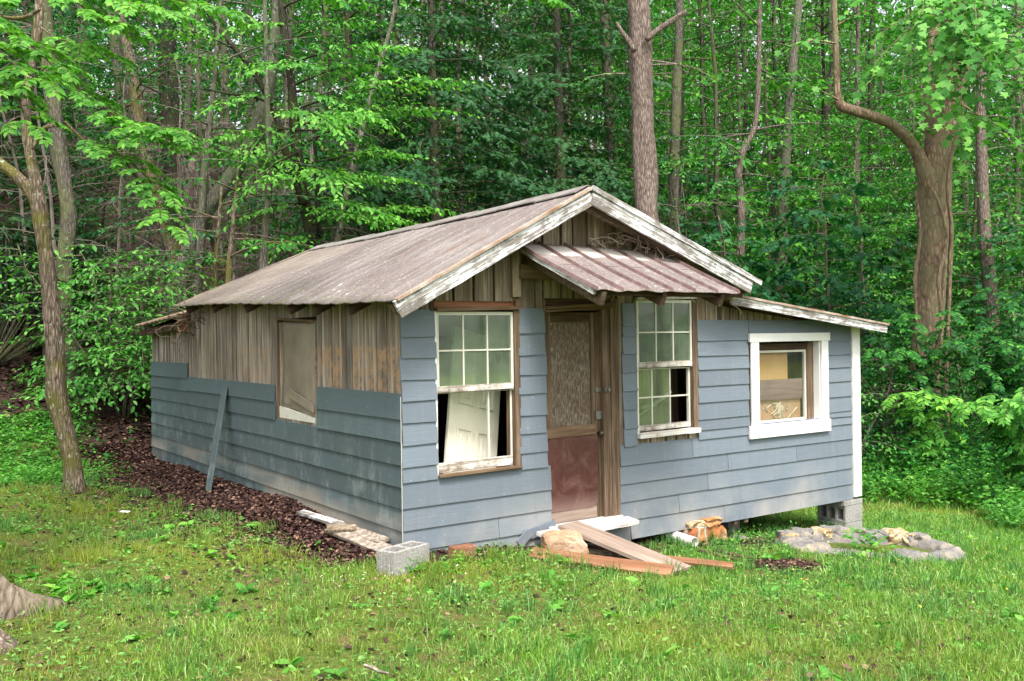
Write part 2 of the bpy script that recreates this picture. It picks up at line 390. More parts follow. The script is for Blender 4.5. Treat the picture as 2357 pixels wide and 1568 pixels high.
def terrain():
    xs = np.concatenate([np.arange(-60, -10, 2.5), np.arange(-10, 18, .25), np.arange(18, 90.1, 2.5)])
    ys = np.concatenate([np.arange(-50, -8, 2.5), np.arange(-8, 16, .25), np.arange(16, 96.1, 2.5)])
    V = [(x, y, H(x, y)) for y in ys for x in xs]; nx = len(xs)
    F = [(j * nx + i, j * nx + i + 1, (j + 1) * nx + i + 1, (j + 1) * nx + i) for j in range(len(ys) - 1) for i in range(nx - 1)]
    t = NT('ground_surface'); p = t.geo(); at_ = t.n('ShaderNodeAttribute', attribute_name='bare').outputs['Fac']
    n = t.noise(p, 3.5, 6, .65); f = t.noise(p, 26, 5, .7); b = t.noise(p, .55, 3)
    turf = t.ramp(f, [(.3, (.05, .08, .015)), (.5, (.11, .16, .03)), (.7, (.2, .2, .06))])
    turf = t.mix(t.range(n, .5, .66, 0, .75), turf, (.19, .115, .06))
    turf = t.mix(t.range(b, .52, .66, 0, .5), turf, (.22, .25, .03))
    mould = t.ramp(f, [(.3, (.016, .009, .008)), (.5, (.05, .03, .025)), (.7, (.12, .078, .06))])
    mould = t.mix(t.range(n, .45, .7, 0, .6), mould, (.075, .042, .032))
    m = t.range(t.math('ADD', at_, t.math('MULTIPLY', t.math('SUBTRACT', n, .5), .5)), .35, .6)
    s = t.bsdf(t.mix(m, turf, mould), .95, .1, t.bump(t.math('ADD', f, n), .05, .9))
    o = npmesh('ground', V, F, t.done(s)); tag(o, kind='structure')
    a = o.data.attributes.new('bare', 'FLOAT', 'POINT'); a.data.foreach_set('value', np.array([soil_mask(v[0], v[1]) for v in V], dtype=np.float32))
    o.data.polygons.foreach_set('use_smooth', [True] * len(F))
terrain()

# ------------------------------------------------------------------ the cabin
cabin = empty('cabin'); tag(cabin, 'weathered one-storey cabin with half-finished blue siding and rusty metal roof', 'cabin')
LT = lambda x: 2.115 + (x + .245) * .52            # roof top surface over the front wall, left slope
RTp = lambda x: 3.16 - (x - 1.765) * .362
def roof_under(x): return min(LT(x), RTp(x)) - .04
def lean_under(x): return 2.2 - (x - 3.744) * .118 - .075

OPEN_F = [(.335, 1.205, .6, 2.13), (1.5, 2.385, .03, 2.165), (2.63, 3.48, .79, 2.2), (4.40, 5.51, .79, 1.72)]
def planks(mb, a0, a1, zb, ztop, opens, put, rg, wmin=.12, wmax=.2):
    """vertical planks between a0 and a1, cut round openings; put(mb, a, b, z0, z1a, z1b)"""
    cuts = [a0]; edges = sorted(e for o in opens for e in o[:2] if a0 < e < a1) + [a1]
    for e in edges:
        while e - cuts[-1] > wmax * 1.15: cuts.append(cuts[-1] + rg.uniform(wmin, wmax))
        if e - cuts[-1] < .05 and len(cuts) > 1: cuts[-1] = e
        else: cuts.append(e)
    for a, b in zip(cuts, cuts[1:]):
        mid = (a + b) / 2; g = rg.uniform(.005, .016); dz = rg.uniform(0, .02)
        segs = [(zb, None)]
        for o in opens:
            if o[0] < mid < o[1]: segs = [(zb, o[2]), (o[3], None)]
        for s0, s1 in segs:
            if s1 is not None: put(mb, a + g, b - g, s0, s1, s1, rg)
            else:
                t0, t1 = ztop(a), ztop(b)
                if min(t0, t1) > s0 + .02: put(mb, a + g, b - g, s0, t0, t1, rg)

rg = random.Random(5)
def put_front(mb, a, b, z0, t0, t1, r):
    d = r.uniform(-.004, .004)
    mb.hexa([(a, .012 + d, z0), (b, .012 + d, z0), (b, .036, z0), (a, .036, z0), (a, .012 + d, t0), (b, .012 + d, t1), (b, .036, t1), (a, .036, t0)])
mb = MB(); planks(mb, .006, 6.1, -.14, lambda x: roof_under(x) if x < 3.8 else lean_under(x), OPEN_F, put_front, rg, .14, .22)
front_wall = mb.build('front_plank_wall', FRONT_PLANK, cabin)
def put_left(mb, a, b, z0, t0, t1, r):
    d = r.uniform(-.005, .005)
    mb.hexa([(.012 + d, b, z0), (.012 + d, a, z0), (.036, a, z0), (.036, b, z0), (.012 + d, b, t1), (.012 + d, a, t0), (.036, a, t0), (.036, b, t1)])
mb = MB(); OPEN_L = [(1.8, 2.86, .975, 2.04), (1.82, 1.9, 2.05, 2.2)]
planks(mb, .03, 6.27, -.14, lambda y: 2.2 + y * .02, OPEN_L[:1], put_left, rg, .15, .27)
planks(mb, 6.28, 8.29, -.16, lambda y: 2.03, [], put_left, rg, .08, .13)
mb.build('side_plank_wall', GREY_PLANK, cabin)
mb = MB()
mb.box(6.1, 6.22, .04, 8.29, -.16, 1.86); mb.box(.04, 6.1, 8.24, 8.29, -.16, 2.0)
mb.hexa([(.04, 6.05, 1.9), (4, 6.05, 1.9), (4, 6.09, 1.9), (.04, 6.09, 1.9), (1.7, 6.05, 3.08), (1.8, 6.05, 3.08), (1.8, 6.09, 3.08), (1.7, 6.09, 3.08)])
mb.build('rear_wall', FRONT_PLANK, cabin)
mb = MB(); mb.box(.04, 6.1, .04, 8.24, -.12, -.02); mb.box(2.5, 6.1, .03, .12, -.19, -.12); mb.box(2.5, 6.1, 2.5, 2.6, -.19, -.12); mb.box(2.5, 6.1, 5.5, 5.6, -.19, -.12)
mb.build('floor', DARKWOOD, cabin)
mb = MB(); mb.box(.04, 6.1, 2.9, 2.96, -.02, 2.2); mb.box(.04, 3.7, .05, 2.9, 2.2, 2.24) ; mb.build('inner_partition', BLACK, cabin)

# siding: slightly flared courses; every piece is an island of its own
def strip_f(mb, xa, xb, zs, joints=(), rag=.012, r=rg):
    """courses between the heights zs (top first) from xa to xb on the front; joints[i] = x of a butt joint in course i"""
    for i, (zt, zb) in enumerate(zip(zs, zs[1:])):
        js = dict(joints).get(i, ()); xsx = [xa + r.uniform(-rag, rag)] + list(js) + [xb + r.uniform(-rag, rag)]
        for a, b in zip(xsx, xsx[1:]):
            g = .0025; t = .01
            s = r.uniform(-.003, .003)
            mb.hexa([(a + g, -.017, zb + s), (b - g, -.016, zb - s), (b - g, -.004, zb - s), (a + g, -.004, zb + s),
                     (a + g, -.001, zt + .02), (b - g, -.001, zt + .02), (b - g, .009, zt + .02), (a + g, .009, zt + .02)])
mb = MB()
zsl = [2.032, 1.82, 1.64, 1.458, 1.281, 1.098, .911, .728, .6]
strip_f(mb, -.006, .338, zsl, rag=.008)
strip_f(mb, 1.2, 1.512, [2.048, 1.84, 1.64, 1.458, 1.286, 1.087, .922, .746, .6], rag=.012)
strip_f(mb, -.01, 1.55, [.588, .385, .2, .02], {2: (.955,)}, rag=.006)
strip_f(mb, -.01, 1.58, [.005, -.18], rag=.004)
strip_f(mb, 2.45, 2.635, [2.105, 1.9, 1.795, 1.622, 1.439, 1.256, 1.072, .885, .71], rag=.012)
strip_f(mb, 3.49, 4.28, [1.939, 1.739, 1.579, 1.435, 1.263, 1.09, .912, .8], rag=.008)
strip_f(mb, 4.28, 5.64, [1.934, 1.79], rag=.002)
strip_f(mb, 5.64, 6.098, [1.93, 1.708, 1.543, 1.389, 1.223, 1.041, .864, .8], rag=.003)
strip_f(mb, 2.395, 6.098, [.79 - .085, .527, .345, .17, -.018], {0: (3.395,), 1: (3.93, 5.06), 2: (3.615,), 3: (3.19,)}, rag=.008)
strip_f(mb, 3.49, 6.098, [.79, .705], rag=.003)
strip_f(mb, 2.52, 6.098, [-.022, -.205], {0: (3.86,)}, rag=.005)
strip_f(mb, 1.62, 2.52, [-.11, -.3], rag=.004)
mb.build('front_siding', SID_F, cabin)

def strip_l(mb, ya, yb, zs, joints=(), r=rg):
    for i, (zt, zb) in enumerate(zip(zs, zs[1:])):
        ysx = [ya] + sorted(dict(joints).get(i, ())) + [yb]
        for a, b in zip(ysx, ysx[1:]):
            g = .003; s = r.uniform(-.003, .003)
            mb.hexa([(-.017, b - g, zb + s), (-.016, a + g, zb - s), (-.004, a + g, zb - s), (-.004, b - g, zb + s),
                     (-.001, b - g, zt + .02), (-.001, a + g, zt + .02), (.009, a + g, zt + .02), (.009, b - g, zt + .02)])
mb = MB()
strip_l(mb, 6.285, 8.3, [1.495, 1.3]); strip_l(mb, 2.93, 6.285, [1.305, 1.14], {0: (4.46,)}); strip_l(mb, 6.285, 8.3, [1.285, 1.125], {0: (6.65,)})
strip_l(mb, .0, 1.768, [1.325, 1.128, .94])
strip_l(mb, 2.92, 8.3, [1.125, .945], {0: (7.08,)})
strip_l(mb, .0, 8.3, [.925, .745, .563, .38, .195, .02, -.17], {0: (1.34, 2.6, 6.65), 1: (3.845, 6.05), 2: (2.34, 4.9), 3: (4.22, 6.02), 4: (3.61, 1.0), 5: (1.52,)})
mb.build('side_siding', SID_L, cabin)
MB().box(-.0178, -.0142, -.0178, -.0142, -.1, 1.32).build('corner_bead', PEEL_SASH, cabin)
mb = MB(); mb.box(6.1, 6.25, -.03, .02, -.18, 1.872); mb.box(6.225, 6.25, .021, .16, -.18, 1.86); mb.build('corner_trim', WHITE, cabin, bevel=.004)
# odd scraps still nailed below the last course
board('loose_siding_scrap', (1.22, -.03, .0), (1.58, -.02, .055), .1, .012, SID_F, cabin)
board('loose_siding_scrap', (1.14, -.05, -.06), (1.27, -.045, .03), .09, .012, SID_F, cabin)
MB().box(1.33, 1.58, -.004, .012, .02, .1).build('bare_lath', JAMB, cabin)
for x in (1.42, 4.02, 4.18): MB().box(x, x + .06, .0, .03, -.25, -.0 if x < 2 else -.19).build('bare_lath', JAMB, cabin)

# main roof: ribbed sheets on both slopes
def eave_z(y): return 2.115 + .03 * (y + .35) - .012 * math.sin((y + .35) * 1.1)
def ridge_z(y): return 3.16 - .02 * math.sin((y + .35) / 6.3 * math.pi)
def ribs(y, p=.305, h=.006, w=.02):
    d = abs((y / p + .5) % 1 - .5) * p
    return h * max(0, 1 - d / w)
ys = []
y = -.35
while y < 6.1:
    ys += [y, y + .02, y + .1525, y + .285]; y += .305
ys = sorted({round(v, 4) for v in ys if v < 6.1} | {6.1})
def slope(side):
    V = []; nu = 14
    for y in ys:
        for i in range(nu + 1):
            u = i / nu
            if side < 0: x = 1.765 + (-.245 - 1.765) * u; ze = eave_z(y)
            else: x = 1.765 + (4.013 - 1.765) * u; ze = 2.346 - .01 * y
            yy = y - (.27 * (1 - u) if y == 6.1 else 0)
            z = ridge_z(y) + (ze - ridge_z(y)) * u + ribs(y + .35) + .006 * mnoise.noise(Vector((x * 1.5, y * 1.5, side)))
            if u == 1: z -= .008 * abs(math.sin((y + .35) / .305 * math.pi)); x += side * .014 * mnoise.noise(Vector((y * 3, 1, 1)))
            V.append((x, yy, z))
    n = nu + 1; F = []
    for j in range(len(ys) - 1):
        for i in range(nu):
            q = (j * n + i, j * n + i + 1, (j + 1) * n + i + 1, (j + 1) * n + i); F.append(q if side > 0 else q[::-1])
    o = npmesh('roof', V, F, ROOF, cabin)
    s = o.modifiers.new('sheet', 'SOLIDIFY'); s.thickness = .012; s.offset = -1
    return o
slope(-1); slope(1)
# ridge cap of lapped lengths
mb = MB(); y = -.34; k = 0
while y < 5.8:
    y2 = min(y + .62, 5.84); dz = .02 + .006 * (k % 2)
    for s, zz in ((-1, .052 if 0 else .078), (1, .056)):
        z0, z1 = ridge_z(y) + dz + .008, ridge_z(y2) + dz + .004
        mb.hexa([(1.765, y, z0 - .008), (1.765 + s * .15, y, z0 - zz - .008), (1.765 + s * .15, y2 + .03, z1 - zz - .008), (1.765, y2 + .03, z1 - .008),
                 (1.765, y, z0), (1.765 + s * .15, y, z0 - zz + .004), (1.765 + s * .15, y2 + .03, z1 - zz + .004), (1.765, y2 + .03, z1)])
    y = y2; k += 1
mb.build('ridge_cap', CAPM, cabin)
board('bargeboard', (-.225, -.375, 2.035), (1.768, -.375, 3.072), .145, .03, PEEL, cabin, ragged=.008, seed=1)
board('bargeboard', (1.768, -.378, 3.072), (3.9, -.378, 2.29), .135, .03, PEEL, cabin, ragged=.006, seed=2)
board('roof_edge_strip', (1.775, -.385, 3.15), (4.04, -.385, 2.335), .05, .045, PEEL, cabin, ragged=.004, seed=3)
board('roof_edge_strip', (-.235, -.385, 2.112), (1.76, -.385, 3.148), .022, .05, EDGE_RUST, cabin, ragged=.005, seed=4)
board('rafter', (-.2, -.31, 2.03), (1.75, -.31, 3.04), .1, .05, DARKWOOD, cabin)
board('rafter', (1.78, -.31, 3.04), (3.9, -.31, 2.27), .1, .05, DARKWOOD, cabin)
board('soffit_board', (1.9, -.17, 3.03), (3.85, -.17, 2.32), .25, .02, FRONT_PLANK, cabin, up=(0, 1, 0))
board('soffit_board', (-.15, -.17, 2.08), (1.7, -.17, 3.04), .25, .02, FRONT_PLANK, cabin, up=(0, 1, 0))
MB().box(3.72, 3.86, -.3, -.02, 2.19, 2.3).build('wall_plate', DARKWOOD, cabin)
for y in (-.24, .6, 1.35, 2.0, 3.3, 4.5, 5.6):
    z = eave_z(y) - .075
    board('rafter_tail', (-.19, y, z), (.2, y, z + .2), .09, .045, RAW_X if y < 0 else DARKWOOD, cabin)
# lower rear roof
V = []; F = []; yy = [6.12 + .115 * i for i in range(21)]
for j, y in enumerate(yy):
    for i, (x, z) in enumerate([(-.2, 2.135 - (y - 6.15) * .042), (1.0, 2.4), (1.8, 2.5), (2.6, 2.35)]):
        V.append((x + (.03 * mnoise.noise(Vector((y * 4, 0, 0))) if i == 0 else 0), y, z + (.02 if j % 2 else 0) * (1 if i < 2 else .5)))
for j in range(20):
    for i in range(3): F.append((j * 4 + i, (j + 1) * 4 + i, (j + 1) * 4 + i + 1, j * 4 + i + 1))
o = npmesh('rear_roof', V, F, OLDROOF, cabin); s = o.modifiers.new('sheet', 'SOLIDIFY'); s.thickness = .03; s.offset = -1
for y in (6.5, 7.0, 7.5, 8.0): board('rafter_tail', (-.17, y, 2.04 - (y - 6.15) * .042), (.3, y, 2.15), .08, .04, DARKWOOD, cabin)
board('rear_fascia', (-.13, 6.2, 2.03), (-.13, 8.35, 1.96), .1, .025, DARKWOOD, cabin)
MB().box(-.16, -.02, 6.13, 6.17, 1.95, 2.2).build('end_board', RAW_RED, cabin)
# lean-to roof on the far side
V = []; F = []; nx = 26
for j, y in enumerate([-.22, 2, 6.1]):
    for i in range(nx + 1):
        x = 3.74 + (6.47 - 3.74) * i / nx; V.append((x, y, 2.225 - (x - 3.74) * .118 - .014 * math.sin(i * .9) * 0))
for j in range(2):
    for i in range(nx): a = j * (nx + 1) + i; F.append((a, a + 1, a + nx + 2, a + nx + 1))
o = npmesh('lean_to_roof', V, F, OLDROOF, cabin); s = o.modifiers.new('sheet', 'SOLIDIFY'); s.thickness = .018; s.offset = -1
board('lean_to_fascia', (3.76, -.235, 2.158), (6.475, -.235, 1.838), .085, .03, PEEL, cabin, ragged=.004, seed=9)
board('roof_edge_strip', (3.9, -.24, 2.2), (6.5, -.24, 1.895), .025, .05, EDGE_RUST, cabin, ragged=.006, seed=6)

# porch awning
awn = empty('awning'); awn.parent = cabin
V = []; F = []; nu, nv = 60, 16
for j in range(nv + 1):
    v = j / nv
    for i in range(nu + 1):
        u = i / nu; x = (1.155 + (2.93 - 1.155) * u) * (1 - v) + (1.2 + (2.88 - 1.2) * u) * v
        d = min(abs(u - k) for k in (.0, .165, .335, .50, .665, .83, 1.0)); rib = 0
        y = -.005 - 1.12 * v + (.012 * mnoise.noise(Vector((u * 9, 3, 0))) if j == nv else 0)
        z = 2.665 - .485 * v + rib - .012 * math.sin(v * math.pi) + (.018 * mnoise.noise(Vector((u * 11, 0, 0))) * v * v)
        V.append((x, y, z))
for j in range(nv):
    for i in range(nu): a = j * (nu + 1) + i; F.append((a, a + nu + 1, a + nu + 2, a + 1))
for u in (.0, .165, .335, .50, .665, .83, 1.0):
    mb = MB(); c0 = None
    for j in range(9):
        v = j / 8; x = (1.155 + 1.775 * u) * (1 - v) + (1.2 + 1.68 * u) * v; z = 2.665 - .485 * v - .012 * math.sin(v * math.pi) + (.018 * mnoise.noise(Vector((u * 11, 0, 0))) * v * v); q = [(x - .013, -.004 - 1.125 * v, z - .004), (x + .013, -.004 - 1.125 * v, z - .004), (x + .004, -.004 - 1.125 * v, z + .028), (x - .004, -.004 - 1.125 * v, z + .028)]
        mb.v += q
        if j: b = j * 4; mb.f += [(b - 4 + k, b - 4 + (k + 1) % 4, b + (k + 1) % 4, b + k) for k in range(4)]
    mb.f += [(3, 2, 1, 0), (32, 33, 34, 35)]; mb.build('seam', SEAM, awn)
o = npmesh('sheet', V, F, AWN, awn); o.data.polygons.foreach_set('use_smooth', [True] * len(F)); s = o.modifiers.new('sheet', 'SOLIDIFY'); s.thickness = .008; s.offset = -1
for x in (1.3, 1.98, 2.7): board('bracket', (x, -.02, 2.55), (x, -1.08, 2.11), .12, .05, JAMB if x < 1.5 else DARKWOOD, awn)
board('purlin', (1.2, -1.02, 2.17), (2.86, -1.02, 2.17), .06, .03, DARKWOOD, awn); board('purlin', (1.2, -.5, 2.41), (2.9, -.5, 2.41), .05, .03, DARKWOOD, awn)
board('edge_batten', (1.165, -.02, 2.63), (1.205, -1.09, 2.165), .045, .03, PEEL, awn, ragged=.004, seed=12)
board('nailer', (1.2, -.035, 2.40), (2.6, -.035, 2.37), .13, .05, RAW_X, awn)
MB().box(1.13, 1.22, -.03, .008, 2.17, 2.62).build('post', FRONT_PLANK, awn)

# door
door = empty('door'); door.parent = cabin
for xa, xb in ((1.512, 1.6), (2.085, 2.195)): MB().box(xa, xb, .045, .085, .05, 2.035).build('stile', JAMB, door)
for za, zb_ in ((1.94, 2.033), (.85, .955), (.05, .17)): MB().box(1.6, 2.085, .047, .083, za, zb_).build('rail', DARKWOOD, door)
for (za, zb_) in ((.85, .955), (.05, .16)): board('rail_face', (1.53, .04, (za + zb_) / 2), (2.13, .04, (za + zb_) / 2 + .004), zb_ - za, .012, RAMP_W if za < .5 else RAW_X, door)
MB().box(1.6, 2.085, .058, .07, .955, 1.94).build('upper_panel', PLY, door)
m = MB(); pts = []
for cx, cz, a0 in ((2.06, .24, -90), (2.06, .77, 0), (1.6, .77, 90), (1.6, .24, 180)):
    for k in range(6): a = R(a0 + k * 18); pts.append((cx + .08 * math.cos(a), cz + .08 * math.sin(a)))
n = len(pts); m.v = [(x, .028, z) for x, z in pts] + [(x, .046, z) for x, z in pts]; m.f = [tuple(range(n))] + [(i, i + n, (i + 1) % n + n, (i + 1) % n) for i in range(n)]
m.build('kick_panel', KICK, door)
kn = MB(); kn.tube([(2.165, .045, .865), (2.165, .02, .865), (2.165, .012, .865), (2.165, -.02, .865), (2.165, -.028, .865)], [.014, .012, .026, .027, .012], 12); kn.build('knob', BRASS, door, True)
mb = MB(); mb.box(2.13, 2.2, .025, .044, 1.0, 1.08); mb.build('lock_plate', IRON, door)
mb = MB(); mb.box(2.13, 2.215, .03, .043, 1.265, 1.305); mb.build('hasp', IRON, door); MB().box(2.2, 2.27, -.028, -.017, 1.268, 1.302).build('staple_plate', IRON, door); MB().box(2.225, 2.24, -.05, -.028, 1.27, 1.3).build('staple', IRON, door)
fr = empty('door_frame'); fr.parent = cabin
MB().box(2.2, 2.29, -.002, .09, .04, 2.16).build('jamb', JAMB, fr); MB().box(2.292, 2.39, -.016, .03, .03, 2.17).build('casing', JAMB, fr)
MB().box(1.49, 1.515, .0, .09, .04, 2.16).build('jamb', JAMB, fr)
board('head', (1.51, -.01, 2.075), (2.335, -.01, 2.115), .03, .07, RAW_X, fr); board('head', (1.51, .0, 2.042), (2.3, -.02, 2.085), .022, .05, RAW_X, fr)
MB().box(1.5, 2.34, .04, .06, 2.05, 2.17).build('head_backing', DARKWOOD, fr); MB().box(1.488, 1.51, -.012, .04, 2.04, 2.15).build('head_end', RAW_X, fr); MB().box(2.325, 2.35, -.014, .0, 2.1, 2.2).build('head_end', RAW_X, fr)
board('threshold', (1.5, .02, .02), (2.4, .02, .025), .05, .12, ROTWHITE, fr, up=(0, 0, 1))

# windows
def sash(parent, x0, x1, z0, z1, y, cols, rows, st=.024, bot=.06, top=.03, drop=(), mat=None, mun=.014, rows_z=None, cols_x=None):
    mb = MB()
    mb.box(x0, x0 + st, y, y + .03, z0, z1); mb.box(x1 - st, x1, y, y + .03, z0, z1)
    mb.box(x0 + st, x1 - st, y + .001, y + .029, z1 - top, z1); 
    gx = cols_x or [x0 + st + (x1 - x0 - 2 * st) * i / cols for i in range(1, cols)]
    gz = rows_z or [z0 + bot + (z1 - top - z0 - bot) * j / rows for j in range(1, rows)]
    for x in gx: mb.box(x - mun / 2, x + mun / 2, y + .004, y + .026, z0 + bot, z1 - top)
    for z in gz: mb.box(x0 + st, x1 - st, y + .003, y + .027, z - mun / 2, z + mun / 2)
    o = mb.build('sash', mat or PEEL_SASH, parent)
    board('rail', (x0 + .002, y + .012, z0 + bot / 2), (x1 - .002, y + .012, z0 + bot / 2 + .008), bot, .036, PEEL_RAIL, parent)
    ex = [x0 + st] + list(gx) + [x1 - st]; ez = [z0 + bot] + list(gz) + [z1 - top]
    for i in range(len(ex) - 1):
        for j in range(len(ez) - 1):
            if (i, j) in drop: continue
            MB().box(ex[i], ex[i + 1], y + .012, y + .016, ez[j], ez[j + 1]).build('pane', GLASS, parent)
wn = empty('window'); wn.parent = cabin; tag(wn, 'double-hung window with its lower sash glass missing')
sash(wn, .345, 1.145, 1.335, 2.035, .0, 3, 2, bot=.055)
sash(wn, .345, 1.145, .64, 1.33, .034, 3, 1, bot=.085, drop={(0, 0), (1, 0), (2, 0)}, cols_x=[.895], top=.004, st=.02)
MB().box(1.15, 1.212, -.012, .07, .62, 2.05).build('jamb', JAMB, wn); MB().box(1.122, 1.149, .036, .09, .66, 1.335).build('inner_jamb', JAMB, wn)
MB().box(.328, .344, -.006, .08, .62, 2.04).build('jamb', WHITE, wn)
board('sill', (.34, -.01, .625), (1.2, -.01, .632), .022, .07, RAW_X, wn); MB().box(.34, 1.2, .02, .06, .585, .61).build('rotted_ledge', DARKWOOD, wn)
MB().box(.3, 1.2, .03, .05, 2.05, 2.13).build('head_backing', RAW_RED, wn); board('head', (.335, -.01, 2.052), (1.2, -.01, 2.072), .032, .06, RAW_X, wn)
MB().box(1.17, 1.205, -.016, .03, 2.07, 2.15).build('head_end', RAW_X, wn); MB().box(.285, .325, -.006, .03, 2.04, 2.12).build('head_end', DARKWOOD, wn)
wn = empty('window'); wn.parent = cabin; tag(wn, 'six-over-six window with broken panes on one side')
sash(wn, 2.65, 3.415, 1.475, 2.165, .0, 3, 2, bot=.06)
sash(wn, 2.65, 3.415, .84, 1.47, .034, 3, 2, bot=.055, drop={(2, 0), (2, 1)}, cols_x=[2.878, 3.13], top=.01)
board('head', (2.63, -.008, 2.17), (3.47, -.008, 2.2), .035, .04, PEEL_RAIL, wn); MB().box(2.632, 2.65, -.014, .06, .82, 2.17).build('jamb', PEEL_SASH, wn)
MB().box(3.418, 3.485, -.014, .07, .81, 2.19).build('jamb', JAMB, wn); board('sill', (2.63, -.018, .805), (3.48, -.018, .812), .05, .07, ROTWHITE, wn, ragged=.005)
wn = empty('window'); wn.parent = cabin; tag(wn, 'square window in a fresh white surround')
mb = MB(); mb.box(4.262, 5.655, -.045, -.014, 1.715, 1.81); mb.box(4.29, 4.415, -.04, -.014, .795, 1.715); mb.box(5.505, 5.625, -.04, -.014, .795, 1.715); mb.box(4.25, 5.645, -.05, -.014, .655, .795)
mb.build('surround', WHITE, wn, bevel=.004)
mb = MB(); mb.box(5.485, 5.503, -.013, .14, .797, 1.713); mb.box(4.415, 5.485, -.013, .14, .78, .797); mb.box(4.397, 4.415, -.013, .14, .797, 1.713); mb.build('liner', WHITE, wn)
MB().box(5.38, 5.484, .07, .13, .8, 1.7).build('jamb', JAMB, wn); board('head', (4.42, .1, 1.66), (5.38, .1, 1.66), .07, .05, DARKWOOD, wn)
mb = MB(); mb.box(4.42, 5.38, .095, .115, .8, .825); mb.box(5.35, 5.375, .09, .12, .825, 1.61); mb.box(4.42, 5.38, .095, .115, 1.59, 1.615); mb.build('sash', PEEL_SASH, wn)
MB().box(4.42, 5.35, .103, .107, .825, 1.59).build('pane', GLASS2, wn)
wn = empty('window'); wn.parent = cabin; tag(wn, 'side opening covered with dirty brown plastic')
V = []; F = []
for j in range(13):
    for i in range(9):
        yv = 2.79 - .93 * i / 8; zv = 1.08 + .93 * j / 12 - .1 * (i / 8) * (1 - j / 12)
        V.append((.03 + .02 * mnoise.noise(Vector((yv * 3, zv * 3, 2))), yv, zv))
for j in range(12):
    for i in range(8): a = j * 9 + i; F.append((a, a + 1, a + 10, a + 9))
o = npmesh('plastic_cover', V, F, FILM, wn); o.modifiers.new('film', 'SOLIDIFY').thickness = .003
board('head', (-.004, 2.87, 2.045), (-.004, 1.81, 1.995), .025, .03, RAW_X, wn); MB().box(-.004, .05, 2.83, 2.86, .98, 2.03).build('jamb', JAMB, wn); MB().box(.0, .05, 1.8, 1.825, .98, 2.0).build('jamb', GREY_PLANK, wn)
MB().box(.02, .05, 2.79, 2.83, 1.05, 2.0).build('jamb', GREY_PLANK, wn)
MB().hexa([(.01, 2.85, .975), (.01, 1.8, .975), (.03, 1.8, .975), (.03, 2.85, .975), (.01, 2.85, 1.1), (.01, 1.8, 1.02), (.03, 1.8, 1.02), (.03, 2.85, 1.1)]).build('sill_board', PEEL_SASH, wn)
board('loose_slat', (.0, 2.5, 1.25), (.0, 1.86, 1.12), .09, .012, FILM, wn)
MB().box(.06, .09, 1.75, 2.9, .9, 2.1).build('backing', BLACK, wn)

# ------------------------------------------------------------------ things lying about
def hollow_block(loc, rz, rx=0, lx=.4, ly=.195, lz=.195, cores=2, label='', group=None, hole=.1):
    o = empty('concrete_block', loc, 0); o.rotation_euler = (rx, 0, rz)
    mb = MB(); w = .032; cw = (lx - w * (cores + 1)) / cores
    xs = [0]
    for i in range(cores): xs += [w + i * (cw + w), (i + 1) * (cw + w)]
    xs.append(lx); ysx = [0, w, ly - w, ly]
    xs = [x - lx / 2 for x in xs]; ysx = [y - ly / 2 for y in ysx]
    n = len(xs)
    for zi, z in enumerate((0, lz)):
        for y in ysx:
            for x in xs: mb.v.append((x, y, z))
    idx = lambda i, j, k: k * n * 4 + j * n + i
    hole_ = lambda i, j: j == 1 and i % 2 == 1 and i < n - 1
    for i in range(n - 1):
        for j in range(3):
            if hole_(i, j): 
                a, b, c, d = [(i, j), (i + 1, j), (i + 1, j + 1), (i, j + 1)]
                for p, q in ((a, b), (b, c), (c, d), (d, a)): mb.f.append((idx(*q, 0), idx(*p, 0), idx(*p, 1), idx(*q, 1)))
            else:
                mb.f.append((idx(i, j, 1), idx(i + 1, j, 1), idx(i + 1, j + 1, 1), idx(i, j + 1, 1)))
                mb.f.append((idx(i, j + 1, 0), idx(i + 1, j + 1, 0), idx(i + 1, j, 0), idx(i, j, 0)))
    for i in range(n - 1):
        mb.f.append((idx(i, 0, 0), idx(i + 1, 0, 0), idx(i + 1, 0, 1), idx(i, 0, 1))); mb.f.append((idx(i + 1, 3, 0), idx(i, 3, 0), idx(i, 3, 1), idx(i + 1, 3, 1)))
    for j in range(3):
        mb.f.append((idx(0, j + 1, 0), idx(0, j, 0), idx(0, j, 1), idx(0, j + 1, 1))); mb.f.append((idx(n - 1, j, 0), idx(n - 1, j + 1, 0), idx(n - 1, j + 1, 1), idx(n - 1, j, 1)))
    mesh = mb.build('shell', CONC, o, bevel=.004)
    mesh.data.update()
    e = MB()
    for dy in (-.055, .03): e.box(-lx / 2 - .014, -lx / 2 - .001, dy, dy + .028, .002, lz - .002)
    if cores == 2: e.build('end_ridge', CONC, o, bevel=.003)
    tag(o, label, 'concrete block', group); return o
hollow_block((-.225, -.42, -.02), R(19), label='hollow concrete block with two open cores in the grass at the cabin corner')
PG = 'stacked blocks under the cabin corner'
def pier_block(z, label):
    o = hollow_block((6.075, .16, z), R(90), R(90), lx=.4, ly=.2, lz=.33, cores=3, label=label, group=PG)
    o.matrix_basis = Matrix.Translation((5.92, .17, z + .1)) @ Matrix.Rotation(R(90), 4, 'Y') @ Matrix.Rotation(R(90), 4, 'Z')
    return o
pier_block(-.68, 'three-core concrete block on the ground, lowest of the stack under the cabin corner')
pier_block(-.475, 'three-core concrete block in the middle of the stack under the cabin corner')
o = MB().box(5.9, 6.26, -.03, .38, -.272, -.21).build('concrete_block', CONC, None, bevel=.005); tag(o, 'thin solid concrete slab block capping the stack under the cabin corner', 'concrete block', PG)

